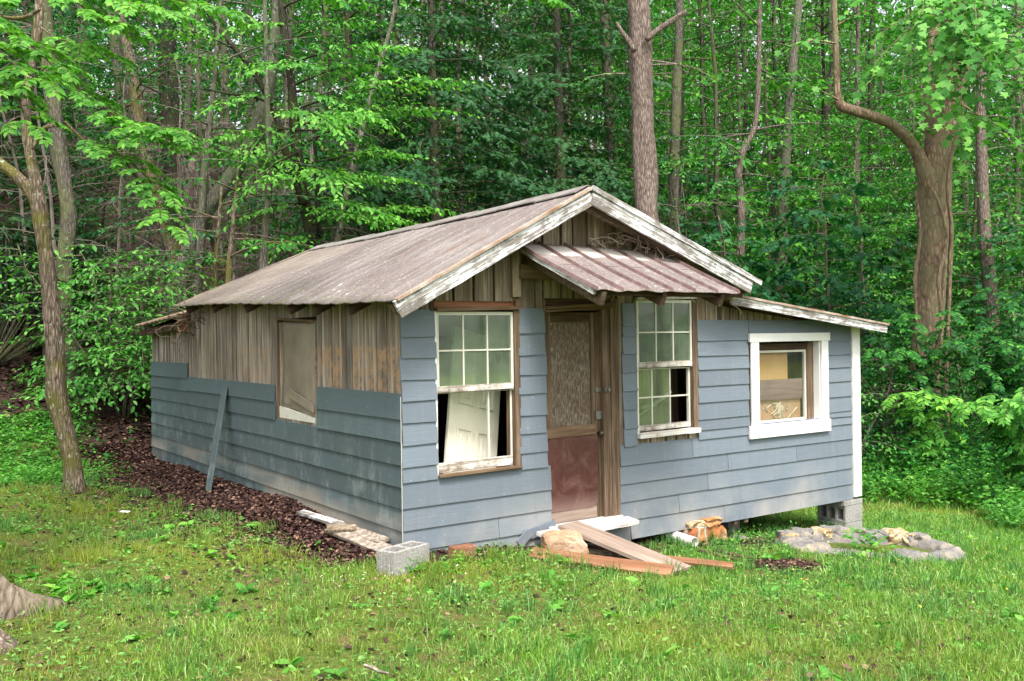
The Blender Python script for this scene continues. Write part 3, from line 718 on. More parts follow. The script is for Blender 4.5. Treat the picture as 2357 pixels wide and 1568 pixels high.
sp = empty('stone_pier', (3.68, .22, -.42)); tag(sp, 'squat pier of orange stones and mortar under the cabin floor', 'stone pier')
sp.location = (3.5, .1, -.42)
lump('masonry', (3.5, .1, -.34), (.27, .2, .2), PIERM, sp, 3, .16, 4, .1)
for c, s, m, sd in (((3.4, .05, -.18), (.13, .13, .05), ROCK_Y, 4), ((3.63, .04, -.175), (.15, .13, .055), ROCK_OR, 5), ((3.7, -.02, -.36), (.12, .1, .13), ROCK_OR, 2)): lump('stone', c, s, m, sp, sd, .3, 4, freq=2.2)
a = on_y(1622, 1236, .02); 
pp = MB(); p0, p1 = Vector((3.17, .34, -.25)), Vector((3.13, -.28, -.275)); r = .052; nn = 20
d = (p1 - p0).normalized(); u = d.orthogonal().normalized(); v = d.cross(u)
for q, rr in ((p0, r), (p1, r), (p1, r - .009), (p0, r - .009)):
    for k in range(nn): t = 2 * math.pi * k / nn; pp.v.append(tuple(q + u * rr * math.cos(t) + v * rr * math.sin(t)))
for b in range(3):
    for k in range(nn): pp.f.append((b * nn + k, b * nn + (k + 1) % nn, (b + 1) * nn + (k + 1) % nn, (b + 1) * nn + k))
tag(pp.build('drain_pipe', PVC, None, True), 'short white plastic drain pipe lying open-ended under the cabin floor', 'pipe')
tag(lump('boulder', (1.4, -.36, -.06), (.19, .15, .13), ROCK_TAN, None, 12, .22, 4, R(-25)), 'tan angular rock propping the ground beside the door step', 'rock')
o = MB().box(-.12, .12, -.05, .05, -.05, .065).build('brick', BRICKM, None, bevel=.012); o.location = (.42, -.25, .0); o.rotation_euler = (R(4), R(3), R(6)); tag(o, 'old reddish brick against the foot of the front siding', 'brick')
o = lump('rubble_stone', (4.0, -.1, -.41), (.09, .07, .05), MORTAR, None, 31, .2); tag(o, 'small grey stone beside the orange stone pier', 'stone')
tag(lump('flat_stone', (4.35, .35, -.36), (.2, .06, .17), MORTAR, None, 33, .15, rz=.4), 'dark slab of stone standing under the cabin floor', 'stone')
tag(lump('flat_stone', (4.95, .1, -.5), (.24, .1, .035), MORTAR, None, 35, .15, rz=-.4), 'flat grey stone lying behind the stone basin', 'stone')
tag(lump('field_stone', (-.16, 4.3, .02), (.07, .06, .07), ROCK_TAN, None, 36, .2), 'fist-sized pale stone on the leaves behind the leaning board', 'stone')

# step and loose lumber
tag(board('rotten_step_board', (1.33, -.17, .005), (2.49, -.07, -.0), .2, .035, ROTWHITE, None, up=(-.1, 1, .12), ragged=.016, seed=3), 'splintered white board laid as the door step', 'board')
tag(board('rotten_step_board', (1.58, -.12, .035), (2.3, -.05, .03), .17, .03, ROTWHITE, None, up=(-.1, 1, .05), ragged=.01, seed=5), 'shorter white board lying on the splintered door step', 'board')
tag(board('ramp_plank', (1.62, -.16, .075), (1.90, -1.33, -.165), .3, .035, RAMP_W, None, up=(1, .22, -.02)), 'wide pale plank sloping from the door step to the grass', 'plank')
tag(board('loose_plank', (1.05, -.36, -.07), (1.70, -1.42, -.125), .15, .035, RAW_RED, None, up=(.8, .5, .35)), 'long reddish plank lying in the grass before the rock', 'plank')
tag(board('loose_plank', (1.9, -.55, -.165), (2.47, -1.38, -.2), .09, .025, RAW_RED, None, up=(.8, .5, .25)), 'thin reddish plank in the grass on the far side of the ramp', 'plank')
for i, (p, q, lb) in enumerate((((1.72, -.3, -.12), (2.2, -.75, -.17), 'dark split stick under the ramp, nearest the siding'), ((1.55, -.4, -.11), (2.05, -.95, -.16), 'grey splintered stick under the ramp, nearest the rock'),
                                ((1.75, -.22, -.07), (2.1, -.6, -.13), 'broken dark lath on top of the sticks under the ramp'))):
    tag(board('broken_lath', p, q, .06, .022, DARKWOOD if i != 1 else FRONT_PLANK, None, up=(.7, .6, .4), ragged=.006, seed=i), lb, 'stick', 'splintered sticks under the ramp')
for i, (p, q, lb) in enumerate((((2.9, -.55, -.275), (2.98, -.98, -.3), 'weathered board half sunk in the soil, left of its pair'), ((3.05, -.62, -.285), (3.13, -1.0, -.305), 'weathered board half sunk in the soil, right of its pair'))):
    tag(board('sunken_board', p, q, .05, .02, DARKWOOD, None, up=(1, .2, .1), ragged=.006, seed=i + 20), lb, 'board', 'sunken boards before the stone pier')
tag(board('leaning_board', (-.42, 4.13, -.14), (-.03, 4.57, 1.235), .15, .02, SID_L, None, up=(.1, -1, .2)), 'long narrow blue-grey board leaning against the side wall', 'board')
SG = 'scrap boards at the foot of the side wall'
for i, (p, q, w_, lb) in enumerate((((-.2, 1.75, .05), (-.12, 1.0, .045), .09, 'dirty white scrap board farthest from the concrete block'), ((-.2, 1.0, .05), (-.08, .2, .02), .13, 'wide grey scrap board lying on the pile by the block'),
                                   ((-.3, .85, .04), (-.17, .1, -.02), .1, 'narrow split scrap board at the outer edge of the pile'), ((-.36, .75, .06), (-.14, .62, .075), .08, 'short scrap board lying across the pile'),
                                   ((-.2, .45, .0), (-.12, -.12, -.03), .14, 'dark scrap board tucked behind the concrete block'))):
    p = (p[0], p[1], p[2] + .08); q = (q[0], q[1], q[2] + .07)
    tag(board('scrap_board', p, q, w_, .025, GREY_PLANK if i in (1, 2, 4) else FRONT_PLANK if i == 3 else PEEL, None, up=(1, .2, .12 + .05 * i), ragged=.006, seed=i + 40), lb, 'board', SG)
fs = MB(); fs.tube([at(838, 1530, 4.66), at(856, 1536, 4.65), at(872, 1545, 4.63), at(895, 1550, 4.6)], [.008, .012, .011, .006], 7, True, .5, 3)
tag(fs.build('fallen_stick', GREY_PLANK, None), 'broken grey stick in the lawn close to the viewer', 'stick')
tag(board('paper_scrap', at(277, 1177, 9.3) , at(298, 1178, 9.3), .05, .004, WHITE, None, up=(0, 1, .1)), 'small white scrap lying in the lawn near the leaves', 'scrap')

# what shows inside the windows
dr = empty('panel_door'); tag(dr, 'cream panelled door leaning inside the half-open window', 'door')
TL = Vector((.80, .42, 2.0)); BL = Vector((.50, .16, .55)); ax = (BL - TL).normalized()
wdt = Vector((.78, .2, .0)).normalized(); wdt = (wdt - ax * wdt.dot(ax)).normalized(); nrm = ax.cross(wdt).normalized()
if nrm.y > 0: nrm = -nrm
M = Matrix((wdt, -ax, nrm)).transposed().to_4x4(); M.translation = BL; dr.matrix_basis = M
W_, H_ = .66, 1.42
mb = MB(); mb.box(0, W_, 0, H_, -.03, 0); mb.build('slab', CREAM, dr, bevel=.003)
def raised(x0, x1, y0, y1):
    m = MB(); f = .018
    for a in ((x0, x1, y0, y0 + f), (x0, x1, y1 - f, y1), (x0, x0 + f, y0 + f, y1 - f), (x1 - f, x1, y0 + f, y1 - f)): m.box(a[0], a[1], a[2], a[3], .001, .012)
    m.hexa([(x0 + .05, y0 + .05, .001), (x1 - .05, y0 + .05, .001), (x1 - .05, y1 - .05, .001), (x0 + .05, y1 - .05, .001), (x0 + .065, y0 + .065, .008), (x1 - .065, y0 + .065, .008), (x1 - .065, y1 - .065, .008), (x0 + .065, y1 - .065, .008)])
    m.build('panel', CREAM, dr)
for x0 in (.1, .37): raised(x0, x0 + .2, .08, .5); raised(x0, x0 + .2, .72, 1.28)
tag(board('brace_lath', (2.66, .25, .88), (3.4, .3, 1.2), .035, .02, PEEL_RAIL, None), 'thin pale lath slanting across the inside of the six-over-six window', 'lath')
tag(board('brace_lath', (2.6, .2, 1.02), (3.15, .26, 1.09), .035, .02, PEEL_RAIL, None), 'thin pale lath lying nearly level inside the six-over-six window', 'lath')
tag(MB().box(3.05, 3.7, .5, .53, .6, 1.6).build('inner_board', JAMB, None), 'brown board standing inside the missing panes of the six-over-six window', 'board')
for z0, z1, y, m, lb, nm in ((1.28, 1.62, .2, BOARD_TAN, 'tan board, topmost behind the white-framed window', 'backing_board'), (1.05, 1.28, .17, BOARD_MAUVE, 'mauve weathered board in the middle behind the white-framed window', 'backing_board'), (.78, 1.05, .2, BOARD_PINK, 'pinkish board, lowest behind the white-framed window', 'backing_board')):
    tag(MB().box(4.25, 5.12 if z0 > 1.2 else 5.34, y - .05, y - .03, z0, z1).build(nm, m, None), lb, 'board', 'boards behind the white-framed window')
PALEV = plain('pale_dried_plant', (.6, .55, .42), (.7, .66, .55), 12, .9, 0); r_ = random.Random(3); mb = MB()
for k in range(26):
    x, z = r_.gauss(4.98, .11), r_.uniform(.83, .98); mb.tube([(x, .14, z), (x + r_.uniform(-.06, .06), .135, z + .04), (x + r_.uniform(-.08, .08), .14, z + r_.uniform(-.04, .07))], .006, 4)
tag(mb.build('dried_plant', PALEV, None), 'clump of pale dried plant behind the glass of the white-framed window', 'dried plant')

# dead vines under the gable and at the rear eave
def vine(name, starts, spread, n, label, mat, seed, lim):
    r = random.Random(seed); mb = MB()
    for k in range(n):
        p = Vector(starts[k % len(starts)]) + Vector((r.uniform(-.12, .12), r.uniform(-.02, .02), r.uniform(-.05, .05))); d = Vector((r.gauss(0, 1), r.gauss(0, .25), r.gauss(-.2, .8))).normalized(); pts = [p.copy()]
        for i in range(r.randint(6, 14)):
            d = (d + Vector((r.gauss(0, .5), r.gauss(0, .15), r.gauss(-.05, .5)))).normalized(); p = p + d * spread
            p.y = min(max(p.y, lim[0]), lim[1]) if lim else p.y
            if lim and p.x > 0: p.z = min(p.z, roof_under(p.x) - .1)
            pts.append(p.copy())
        mb.tube(pts, [.007 * (1 - .6 * i / len(pts)) for i in range(len(pts))], 5)
    tag(mb.build(name, mat, None, True), label, 'vine')
vine('dead_vine', [(2.15, -.06, 2.72), (2.35, -.06, 2.8), (2.5, -.1, 2.78), (2.55, -.2, 2.85), (2.3, -.05, 2.85)], .055, 15, 'tangled pale dead vine above the porch awning', VINE, 4, (-.33, -.012))
vine('dead_vine', [(2.85, -.2, 2.62), (3.1, -.2, 2.53), (3.4, -.2, 2.42), (2.7, -.22, 2.7), (3.6, -.22, 2.36)], .04, 30, 'brown dead vine hanging along the underside of the right gable eave', VINE_D, 9, (-.34, -.03))
vine('dead_vine', [(-.1, 5.7, 2.12), (-.1, 5.9, 2.08), (-.12, 6.0, 2.0), (-.1, 5.5, 2.15)], .05, 34, 'dark nest of dead vine under the rear end of the side eave', VINE_D, 15, None)
mb = MB(); mb.tube([(-.03, 5.75, 2.1), (-.02, 5.68, 1.95), (-.015, 5.72, 1.8), (-.012, 5.78, 1.7), (-.01, 5.76, 1.6)], [.008, .01, .009, .007, .004], 6)
tag(mb.build('dead_vine', VINE, None, True), 'single pale vine stem hanging down the side planks', 'vine')

# old stone basin
bs = empty('stone_basin', (5.0, -1.0, -.5)); tag(bs, 'low oval basin of stone and grey mortar sunk in the lawn', 'stone basin')
ax_ = Vector((.9, -.43, 0)).normalized(); ay_ = Vector((.43, .9, 0)).normalized(); mb = MB(); NA, NB = 150, 14
for i in range(NA):
    a = 2 * math.pi * i / NA; ca, sa = math.cos(a), math.sin(a)
    rx = .86 + .08 * mnoise.noise(Vector((ca, sa, 3))); ry = .46 + .06 * mnoise.noise(Vector((ca * 2, sa * 2, 8)))
    c = Vector((5.02, -.98, 0)) + ax_ * (rx * math.copysign(abs(ca) ** .8, ca)) + ay_ * (ry * math.copysign(abs(sa) ** .8, sa)); rad = (ax_ * ca + ay_ * sa).normalized()
    hgt = .09 + .06 * smooth(-.3, .8, sa) * smooth(.95, .1, abs(ca + .1)) + .035 * mnoise.noise(Vector((ca * 4, sa * 4, 1))); wd = .13 + .07 * smooth(-.2, -1, ca) + .02 * mnoise.noise(Vector((ca * 5, sa * 5, 6)))
    if -.75 < ca < .0 and sa < 0: hgt *= .35
    gz = H(c.x, c.y)
    for j in range(NB):
        t = j / (NB - 1) * math.pi; q = c + rad * (wd * math.cos(t)) + UP * (gz - .12 + (hgt + .12) * max(0, math.sin(t)) ** .55 + .03 * mnoise.noise(Vector((c.x * 7 + j * .4, c.y * 7, 2))) + .03 * mnoise.noise(Vector((c.x * 19 + j, c.y * 19, 2))) - c.z)
        mb.v.append(tuple(q))
for i in range(NA):
    for j in range(NB - 1): a, b = i * NB + j, ((i + 1) % NA) * NB + j; mb.f.append((a, b, b + 1, a + 1))
o = mb.build('rim', MORTAR, bs, True); o.location = -bs.location
for k in range(15):
    a = 2.95 - 2.3 * k / 14; q = Vector((5.02, -.98, 0)) + ax_ * (.9 * math.cos(a)) + ay_ * (.47 * math.sin(a)); z = .03 + .05 * math.sin(max(.2, a)); sz = .075 + .045 * ((k * 7) % 5) / 4
    lump('stone', (q.x, q.y, H(q.x, q.y) + z), (sz * 1.15, sz * .85, sz * .75), (MORTAR, ROCK_Y, MORTAR, MORTAR, MORTAR, ROCK_Y, ROCK_Y)[k % 7], bs, 50 + k, .38, 3, k * 1.3, freq=2.0)

# ------------------------------------------------------------------ foliage
LEAF_OV = (np.array([(0, 0, 0), (.4, .27, .05), (1, 0, -.1), (.4, -.27, .05)]), [(0, 2, 1), (0, 3, 2)])
LEAF_LONG = (np.array([(0, 0, 0), (.5, .13, .03), (1, 0, -.12), (.5, -.13, .03)]), [(0, 2, 1), (0, 3, 2)])
LEAF_FINE = (np.array([(0, 0, 0), (.25, .2, .05), (.62, .22, .03), (1, 0, -.12), (.62, -.22, .03), (.25, -.2, .05)]), [(0, 3, 1), (1, 3, 2), (0, 5, 3), (5, 4, 3)])
LEAF_LOBED = (np.array([(0, 0, 0), (.12, .42, .04), (.42, .3, 0), (.62, .52, -.04), (.68, .2, .02), (1, 0, -.12), (.68, -.2, .02), (.62, -.52, -.04), (.42, -.3, 0), (.12, -.42, .04)]),
              [(0, 2, 1), (0, 4, 2), (2, 4, 3), (0, 5, 4), (0, 6, 5), (0, 8, 6), (8, 7, 6), (0, 9, 8)])
NEEDLE = []
_v = [(0, 0, 0), (.5, .035, 0), (1, 0, -.06), (.5, -.035, 0)]; _f = [(0, 2, 1), (0, 3, 2)]
for i_ in range(6):
    b_ = .08 + i_ * .145
    for s_ in (-1, 1):
        n_ = len(_v); l_ = .40 * (1 - .5 * b_); _v += [(b_ - .03, 0, 0), (b_ + l_ * .55 + .05, s_ * l_, -.03), (b_ + .12, 0, 0)]; _f.append((n_, n_ + 1, n_ + 2) if s_ < 0 else (n_, n_ + 2, n_ + 1))
LEAF_NEEDLE = (np.array(_v), _f)

class Leaves:
    def __init__(s): s.p = []; s.d = []; s.n = []; s.s = []
    def add(s, p, d, n, sz): s.p.append(p); s.d.append(d); s.n.append(n); s.s.append(sz)
    def mesh(s, name, tmpl, mat, parent=None):
        P = np.concatenate(s.p); D = np.concatenate(s.d); N = np.concatenate(s.n); S = np.concatenate(s.s)
        D /= np.linalg.norm(D, axis=1, keepdims=True) + 1e-9
        B = np.cross(N, D); B /= np.linalg.norm(B, axis=1, keepdims=True) + 1e-9; N = np.cross(D, B)
        T, F = tmpl; k = len(T)
        V = P[:, None] + S[:, None, None] * (T[None, :, 0:1] * D[:, None] + T[None, :, 1:2] * B[:, None] + T[None, :, 2:3] * N[:, None])
        Fa = (np.arange(len(P)) * k)[:, None, None] + np.array(F)[None]
        return npmesh(name, V.reshape(-1, 3), Fa.reshape(-1, 3), mat, parent)

def twig_leaves(LF, p, d, up, L, size, step, jit=.35, ang=50, hang=.8):
    n = max(2, int(L / step)); t = np.linspace(.1, 1, n)
    side = np.where(np.arange(n) % 2 == 0, 1., -1.)[:, None]; b = np.cross(up, d); b /= np.linalg.norm(b) + 1e-9
    P = p + d * (t[:, None] * L) - np.array((0, 0, 1)) * (t[:, None] ** 2 * L * .12); a = R(ang)
    D = d * math.cos(a) + b * side * math.sin(a) + NR.normal(0, jit, (n, 3)); D[:, 2] -= hang * (.25 + .75 * NR.random(n))
    D[-1] = d + np.array((0, 0, -.3))
    N = np.tile(up, (n, 1)) + NR.normal(0, jit, (n, 3))
    LF.add(P, D, N, size * (.65 + .6 * NR.random(n)) * (1 - .25 * t))

def spray(LF, WD, p, az, el, L, size, step, width=.42, droop=.5, r=RG, rad=.02, gap=.2, fill=1.0):
    """a branch with flat side twigs in one leaning plane"""
    n = max(4, int(L / gap)); p = np.array(p, float); pts = [p.copy()]; e = el; z = az
    for i in range(n):
        z += r.gauss(0, .09); e -= droop / n * r.uniform(.3, 1.5)
        d = np.array((math.cos(z) * math.cos(e), math.sin(z) * math.cos(e), math.sin(e))); up = np.array((-math.cos(z) * math.sin(e), -math.sin(z) * math.sin(e), math.cos(e)))
        p = p + d * (L / n); pts.append(p.copy()); t = (i + 1) / n
        if t < .22: continue
        for sd in (1, -1):
            if r.random() > fill: continue
            a = sd * R(r.uniform(38, 70)); b = np.cross(up, d); q = d * math.cos(a) + b * math.sin(a) + up * r.gauss(0, .12)
            tl = L * width * (1.05 - t) ** .7 * r.uniform(.55, 1.1) + size
            twig_leaves(LF, p, q / np.linalg.norm(q), up, tl, size, step)
    twig_leaves(LF, p, d, up, L * .14 + size * 2, size, step)
    if WD is not None: WD.tube([tuple(x) for x in pts[::2] + ([pts[-1]] if len(pts) % 2 == 0 else [])], [rad * (1 - .8 * i / max(1, len(pts[::2]))) for i in range(len(pts[::2]) + (1 if len(pts) % 2 == 0 else 0))], 4, False)

GREEN = leaf_mat('leaf_green', [(0, (.012, .078, .022)), (.5, (.025, .15, .035)), (.85, (.052, .235, .045)), (1, (.12, .34, .06))])
GREEN_D = leaf_mat('leaf_deep_green', [(0, (.01, .065, .026)), (.6, (.022, .12, .044)), (1, (.05, .2, .06))])
GREEN_B = leaf_mat('leaf_bright', [(0, (.045, .18, .028)), (.5, (.09, .3, .045)), (1, (.19, .43, .09))], spec=.4)
GREEN_Y = leaf_mat('leaf_fresh', [(0, (.022, .125, .02)), (.5, (.048, .215, .032)), (1, (.13, .36, .05))])
HEM = leaf_mat('hemlock_needles', [(0, (.016, .06, .026)), (.6, (.034, .115, .046)), (1, (.075, .2, .065))], .6, .2)
RHODO = leaf_mat('rhododendron_leaf', [(0, (.012, .04, .018)), (.6, (.03, .08, .035)), (1, (.09, .14, .08))], .35, .12, spec=.5)
B_GREY = bark_mat('grey_bark', (.045, .038, .03), (.2, .175, .145), (.11, .12, .05), 22, 1)
B_BROWN = bark_mat('brown_ridged_bark', (.045, .032, .025), (.38, .29, .225), None, 26)
B_MOSS = bark_mat('mossy_bark', (.04, .03, .022), (.36, .275, .21), (.12, .115, .022), 26, 2)
B_TULIP = bark_mat('smooth_tan_bark', (.1, .064, .042), (.38, .265, .185), (.2, .17, .1), 12, 1, .28)
B_PINE = bark_mat('reddish_grey_bark', (.075, .05, .04), (.34, .275, .235), None, 26, .6)
B_DARK = bark_mat('dark_wet_bark', (.014, .012, .01), (.07, .06, .045), (.05, .06, .02), 20, 1)
B_PALE = bark_mat('pale_lichen_bark', (.07, .06, .05), (.24, .22, .18), (.13, .15, .08), 20, 2)
DEADT = plain('dead_twigs', (.1, .08, .065), (.22, .185, .155), 9, .9, .002)

def px_path(pts, d, n=3):
    """[(x, y, width)] surveyed outline of a trunk at distance d -> smoothed points and radii"""
    P = [at(x, y, d) for x, y, w_ in pts]; Rr = [w_ / 2 / FPX * d for x, y, w_ in pts]; out = []; ro = []
    for i in range(len(P) - 1):
        p0, p1, p2, p3 = P[max(i - 1, 0)], P[i], P[i + 1], P[min(i + 2, len(P) - 1)]
        for k in range(n):
            t = k / n; out.append(.5 * ((2 * p1) + (p2 - p0) * t + (2 * p0 - 5 * p1 + 4 * p2 - p3) * t * t + (3 * p1 - p0 - 3 * p2 + p3) * t ** 3)); ro.append(Rr[i] + (Rr[i + 1] - Rr[i]) * t)
    return out + [P[-1]], ro + [Rr[-1]]

def root_down(pts, rad, flare=1.35):
    b = pts[0]; g = H(b.x, b.y)
    if g < b.z - .02 or True:
        q = Vector((b.x, b.y, min(g, b.z) - .15)); pts = [q] + pts; rad = [rad[0] * flare] + rad
        rad[1] *= 1 + (flare - 1) * .45
    return pts, rad

def hero(name, label, cat, d, pts, bark, limbs=(), n=18, ridge=.012, group=None, flare=1.3):
    """a tree set out from its surveyed trunk line; returns its root Empty, the trunk builder and the trunk points"""
    p, r = root_down(*px_path(pts, d), flare); o = empty(name, (p[0].x, p[0].y, H(p[0].x, p[0].y))); tag(o, label, cat, group)
    mb = MB(); mb.tube(p, r, n, True, .17, len(label), ridge)
    for lp, ld in limbs:
        q, s = px_path(lp, ld); mb.tube(q, s, max(8, n // 2), True, .26, len(lp), ridge * .6)
    return o, mb, p, r
def finish(o, mb, bark, LF=None, tmpl=LEAF_OV, lm=None):
    t = mb.build('trunk', bark, None, True); t.parent = o; t.location = -o.location
    if LF is not None and LF.p: c = LF.mesh('crown', tmpl, lm); c.parent = o; c.location = -o.location

def pinnate(LF, WD, p, az, el, L, nl, size, r=RG, droop=.9):
    """one compound leaf: a drooping stalk with paired leaflets"""
    p = np.array(p, float); e = el; n = nl; pts = [tuple(p)]
    for i in range(n):
        e -= droop / n; d = np.array((math.cos(az) * math.cos(e), math.sin(az) * math.cos(e), math.sin(e))); up = np.array((-math.cos(az) * math.sin(e), -math.sin(az) * math.sin(e), math.cos(e)))
        p = p + d * (L / n); pts.append(tuple(p)); b = np.cross(up, d); sz = size * (.75 + .5 * math.sin((i + 1) / n * 2.6)) * r.uniform(.85, 1.15)
        Q = np.array([p, p]); D = np.array([d * .45 + b, d * .45 - b]) + NR.normal(0, .12, (2, 3)); D[:, 2] -= .22; N = np.tile(up, (2, 1)) + NR.normal(0, .15, (2, 3))
        LF.add(Q, D, N, np.array([sz, sz]))
    LF.add(p[None], d[None], up[None], np.array([size]))
    if WD is not None: WD.tube(pts[::2], .004, 3, False)

def pinnate_branch(LF, WD, P, rads, nl=8, L=.4, size=.1, every=.16, r=RG, el=.15, spread=1.1):
    """compound leaves set alternately along a branch polyline"""
    WD.tube(P, rads, 6, False); s = 1; acc = 0; tot = sum((b - a).length for a, b in zip(P, P[1:])); run = 0
    for a, b in zip(P, P[1:]):
        seg = b - a; l = seg.length; az = math.atan2(seg.y, seg.x)
        while acc < l:
            q = a + seg * (acc / l); f = (run + acc) / tot
            if f > .2: pinnate(LF, WD, q, az + s * spread * r.uniform(.6, 1.1), el + r.gauss(0, .15), L * r.uniform(.75, 1.1), nl, size, r); s = -s
            acc += every * r.uniform(.7, 1.3)
        acc -= l; run += l
    pinnate(LF, WD, P[-1], az, 0, L, nl, size, r)

# --- the two trees standing left of the cabin
r = RG
o, mb, p_, r_ = hero('walnut_tree', 'leaning rough-barked tree with mossy fork in front of the cabin side', 'tree', 11.3,
    [(172, 1128, 50), (166, 1060, 41), (147, 985, 41), (131, 900, 44), (126, 800, 40), (116, 690, 36), (104, 590, 33), (90, 470, 34), (72, 370, 21), (60, 285, 19), (66, 200, 22), (84, 90, 22), (92, 0, 20), (98, -140, 17), (110, -330, 12)],
    B_MOSS, [([(94, 490, 26), (70, 440, 27), (38, 405, 25), (-5, 372, 24), (-60, 320, 26), (-140, 200, 20), (-200, 20, 14)], 11.3), ([(75, 345, 8), (100, 298, 10), (140, 290, 9), (190, 315, 7), (262, 345, 5)], 11.2), ([(92, 20, 9), (60, 40, 8), (20, 42, 8), (-40, 30, 6)], 11)], 22, .02)
LF = Leaves()
for pts, d0, d1 in (([(66, 190), (110, 150), (170, 195), (240, 250), (300, 285), (350, 305), (395, 300)], 11.2, 9.6), ([(240, 250), (280, 290), (330, 310), (380, 295)], 10.4, 9.6), ([(150, 280), (190, 320), (240, 345), (290, 365), (340, 410), (370, 440)], 10.6, 9.6),
                    ([(290, 375), (335, 430), (372, 490), (388, 520)], 9.8, 9.5), ([(-40, 60), (10, 130), (50, 160), (90, 185)], 8.6, 8.0), ([(-60, 150), (-10, 170), (40, 230), (70, 290)], 8.4, 7.8), ([(-50, 10), (20, 80), (80, 110), (120, 150)], 9, 8.6),
                    ([(100, -60), (160, -10), (220, 40), (300, 60)], 10.6, 10), ([(100, -90), (180, -40), (260, 0), (360, 20), (420, 40)], 10.6, 10), ([(60, -40), (20, 10), (-10, 60), (-20, 110)], 10, 9.4),
                    ([(130, -80), (220, -30), (330, -20), (450, 10), (540, 30)], 11, 10.5), ([(90, 60), (130, 90), (190, 100), (250, 130)], 11, 10.6)):
    k = len(pts); P = [at(x, y, d0 + (d1 - d0) * i / (k - 1)) for i, (x, y) in enumerate(pts)]
    pinnate_branch(LF, mb, P, [.014 * (1 - .7 * i / k) for i in range(k)], 9, .36, .085, .085)
finish(o, mb, B_MOSS, LF, LEAF_FINE, GREEN_B)

o, mb, p_, r_ = hero('forest_tree', 'tall grey ridged trunk standing just behind the mossy leaning tree', 'tree', 16.5,
    [(176, 945, 40), (170, 880, 32), (160, 800, 31), (148, 700, 32), (150, 590, 32), (158, 500, 34), (148, 420, 33), (132, 320, 34), (122, 230, 35), (112, 130, 33), (104, 0, 29), (98, -200, 30), (100, -420, 20)], B_GREY, (), 22, .02)
LF = Leaves()
for (x, y, a, L_) in ((112, 130, .2, 2.6), (110, 60, 1.2, 2.4), (106, 0, -.6, 2.8), (112, 100, -1.2, 2.2), (100, -60, .6, 3), (100, -120, -.2, 3), (100, -200, -1.4, 2.6), (100, -60, 2.6, 2.5), (112, 90, 3.4, 2.4)):
    spray(LF, mb, at(x, y, 16.5), a, .1, L_, .11, .085)
finish(o, mb, B_GREY, LF, LEAF_OV, GREEN)

# --- the layered tree with level sprays behind the roof
o, mb, p_, r_ = hero('layered_tree', 'dark forked tree with level layered sprays rising behind the roof ridge', 'tree', 17.2,
    [(722, 600, 34), (716, 540, 30), (704, 480, 28), (690, 410, 26), (683, 340, 24), (676, 260, 22), (668, 160, 20), (655, 70, 18), (646, -30, 16), (640, -200, 12)], B_DARK,
    [([(702, 470, 22), (676, 400, 20), (655, 340, 18), (640, 280, 16), (618, 225, 15), (585, 170, 13), (540, 110, 11), (490, 50, 9), (450, -20, 7)], 17.0), ([(735, 545, 12), (732, 470, 12), (728, 380, 10), (722, 300, 8)], 17.4), ([(628, 240, 7), (580, 222, 7), (520, 215, 6), (470, 204, 4)], 16.8)], 16, .012)
LF = Leaves()
for (x0, y0, x1, y1, dd) in ((690, 250, 1065, 170, 1.2), (690, 290, 1010, 225, .8), (700, 330, 985, 255, 1.4), (690, 300, 900, 335, .6), (705, 380, 950, 345, 1.), (715, 430, 935, 395, 1.2), (710, 460, 890, 470, 1.6), (716, 500, 1030, 470, .5), (712, 520, 960, 500, 1.5), (700, 440, 620, 390, 1.4), (700, 420, 460, 300, 1.8), (695, 300, 445, 310, 1.2),
                           (715, 535, 620, 560, .9), (690, 350, 560, 410, 1.6), (672, 200, 880, 130, 1.), (665, 150, 900, 60, 1.5), (660, 100, 800, 20, 1.2), (655, 60, 540, 60, 1.2), (650, 20, 800, -40, 1.), (590, 170, 400, 110, 1.2), (560, 130, 420, 40, 1), (520, 90, 340, 60, .6), (610, 220, 500, 240, 1.4), (640, 290, 540, 350, 1.2), (680, 210, 780, 240, 2.), (676, 260, 820, 290, 2.1), (690, 390, 830, 410, 2.1), (706, 480, 800, 500, 2.1), (668, 160, 760, 150, 2.0), (700, 470, 560, 480, 1.)):
    a = at(x0, y0, 17.2); b = at(x1, y1, 17.2 - dd); v = b - a
    spray(LF, mb, a, math.atan2(v.y, v.x), math.asin(v.z / v.length) + .16, v.length, .135, .075, .34, .45, rad=.022, gap=.12)
finish(o, mb, B_DARK, LF, LEAF_FINE, GREEN_B)

# --- hemlocks
def hemlock(label, base_px, d, Hh, r, spread, group=None, dead=True):
    pts, rad = px_path(base_px, d); pts, rad = root_down(pts, rad); o = empty('hemlock_tree', (pts[0].x, pts[0].y, H(pts[0].x, pts[0].y))); tag(o, label, 'tree', group)
    mb = MB(); mb.tube(pts, rad, 12, True, .1, 3, .008); LF = Leaves(); b = pts[0]; top = pts[-1]
    nb = int(Hh * 10)
    for i in range(nb):
        t = (i + .5) / nb; k = t * (len(pts) - 1); q = pts[int(k)].lerp(pts[min(int(k) + 1, len(pts) - 1)], k % 1)
        if q.z - b.z < 1.2: continue
        az = i * 2.4 + r.uniform(-.4, .4); L_ = spread * (1 - t * .55) * r.uniform(.65, 1.15)
        if t < .16 and dead and r.random() < .8:
            spray_dead(mb, q, az, L_ * .9, r); continue
        spray(LF, mb, q, az, r.uniform(-.05, .2), L_, .19, .1, .4, .6, r, .02, .18, .95)
    finish(o, mb, B_GREY, LF, LEAF_NEEDLE, HEM); return o
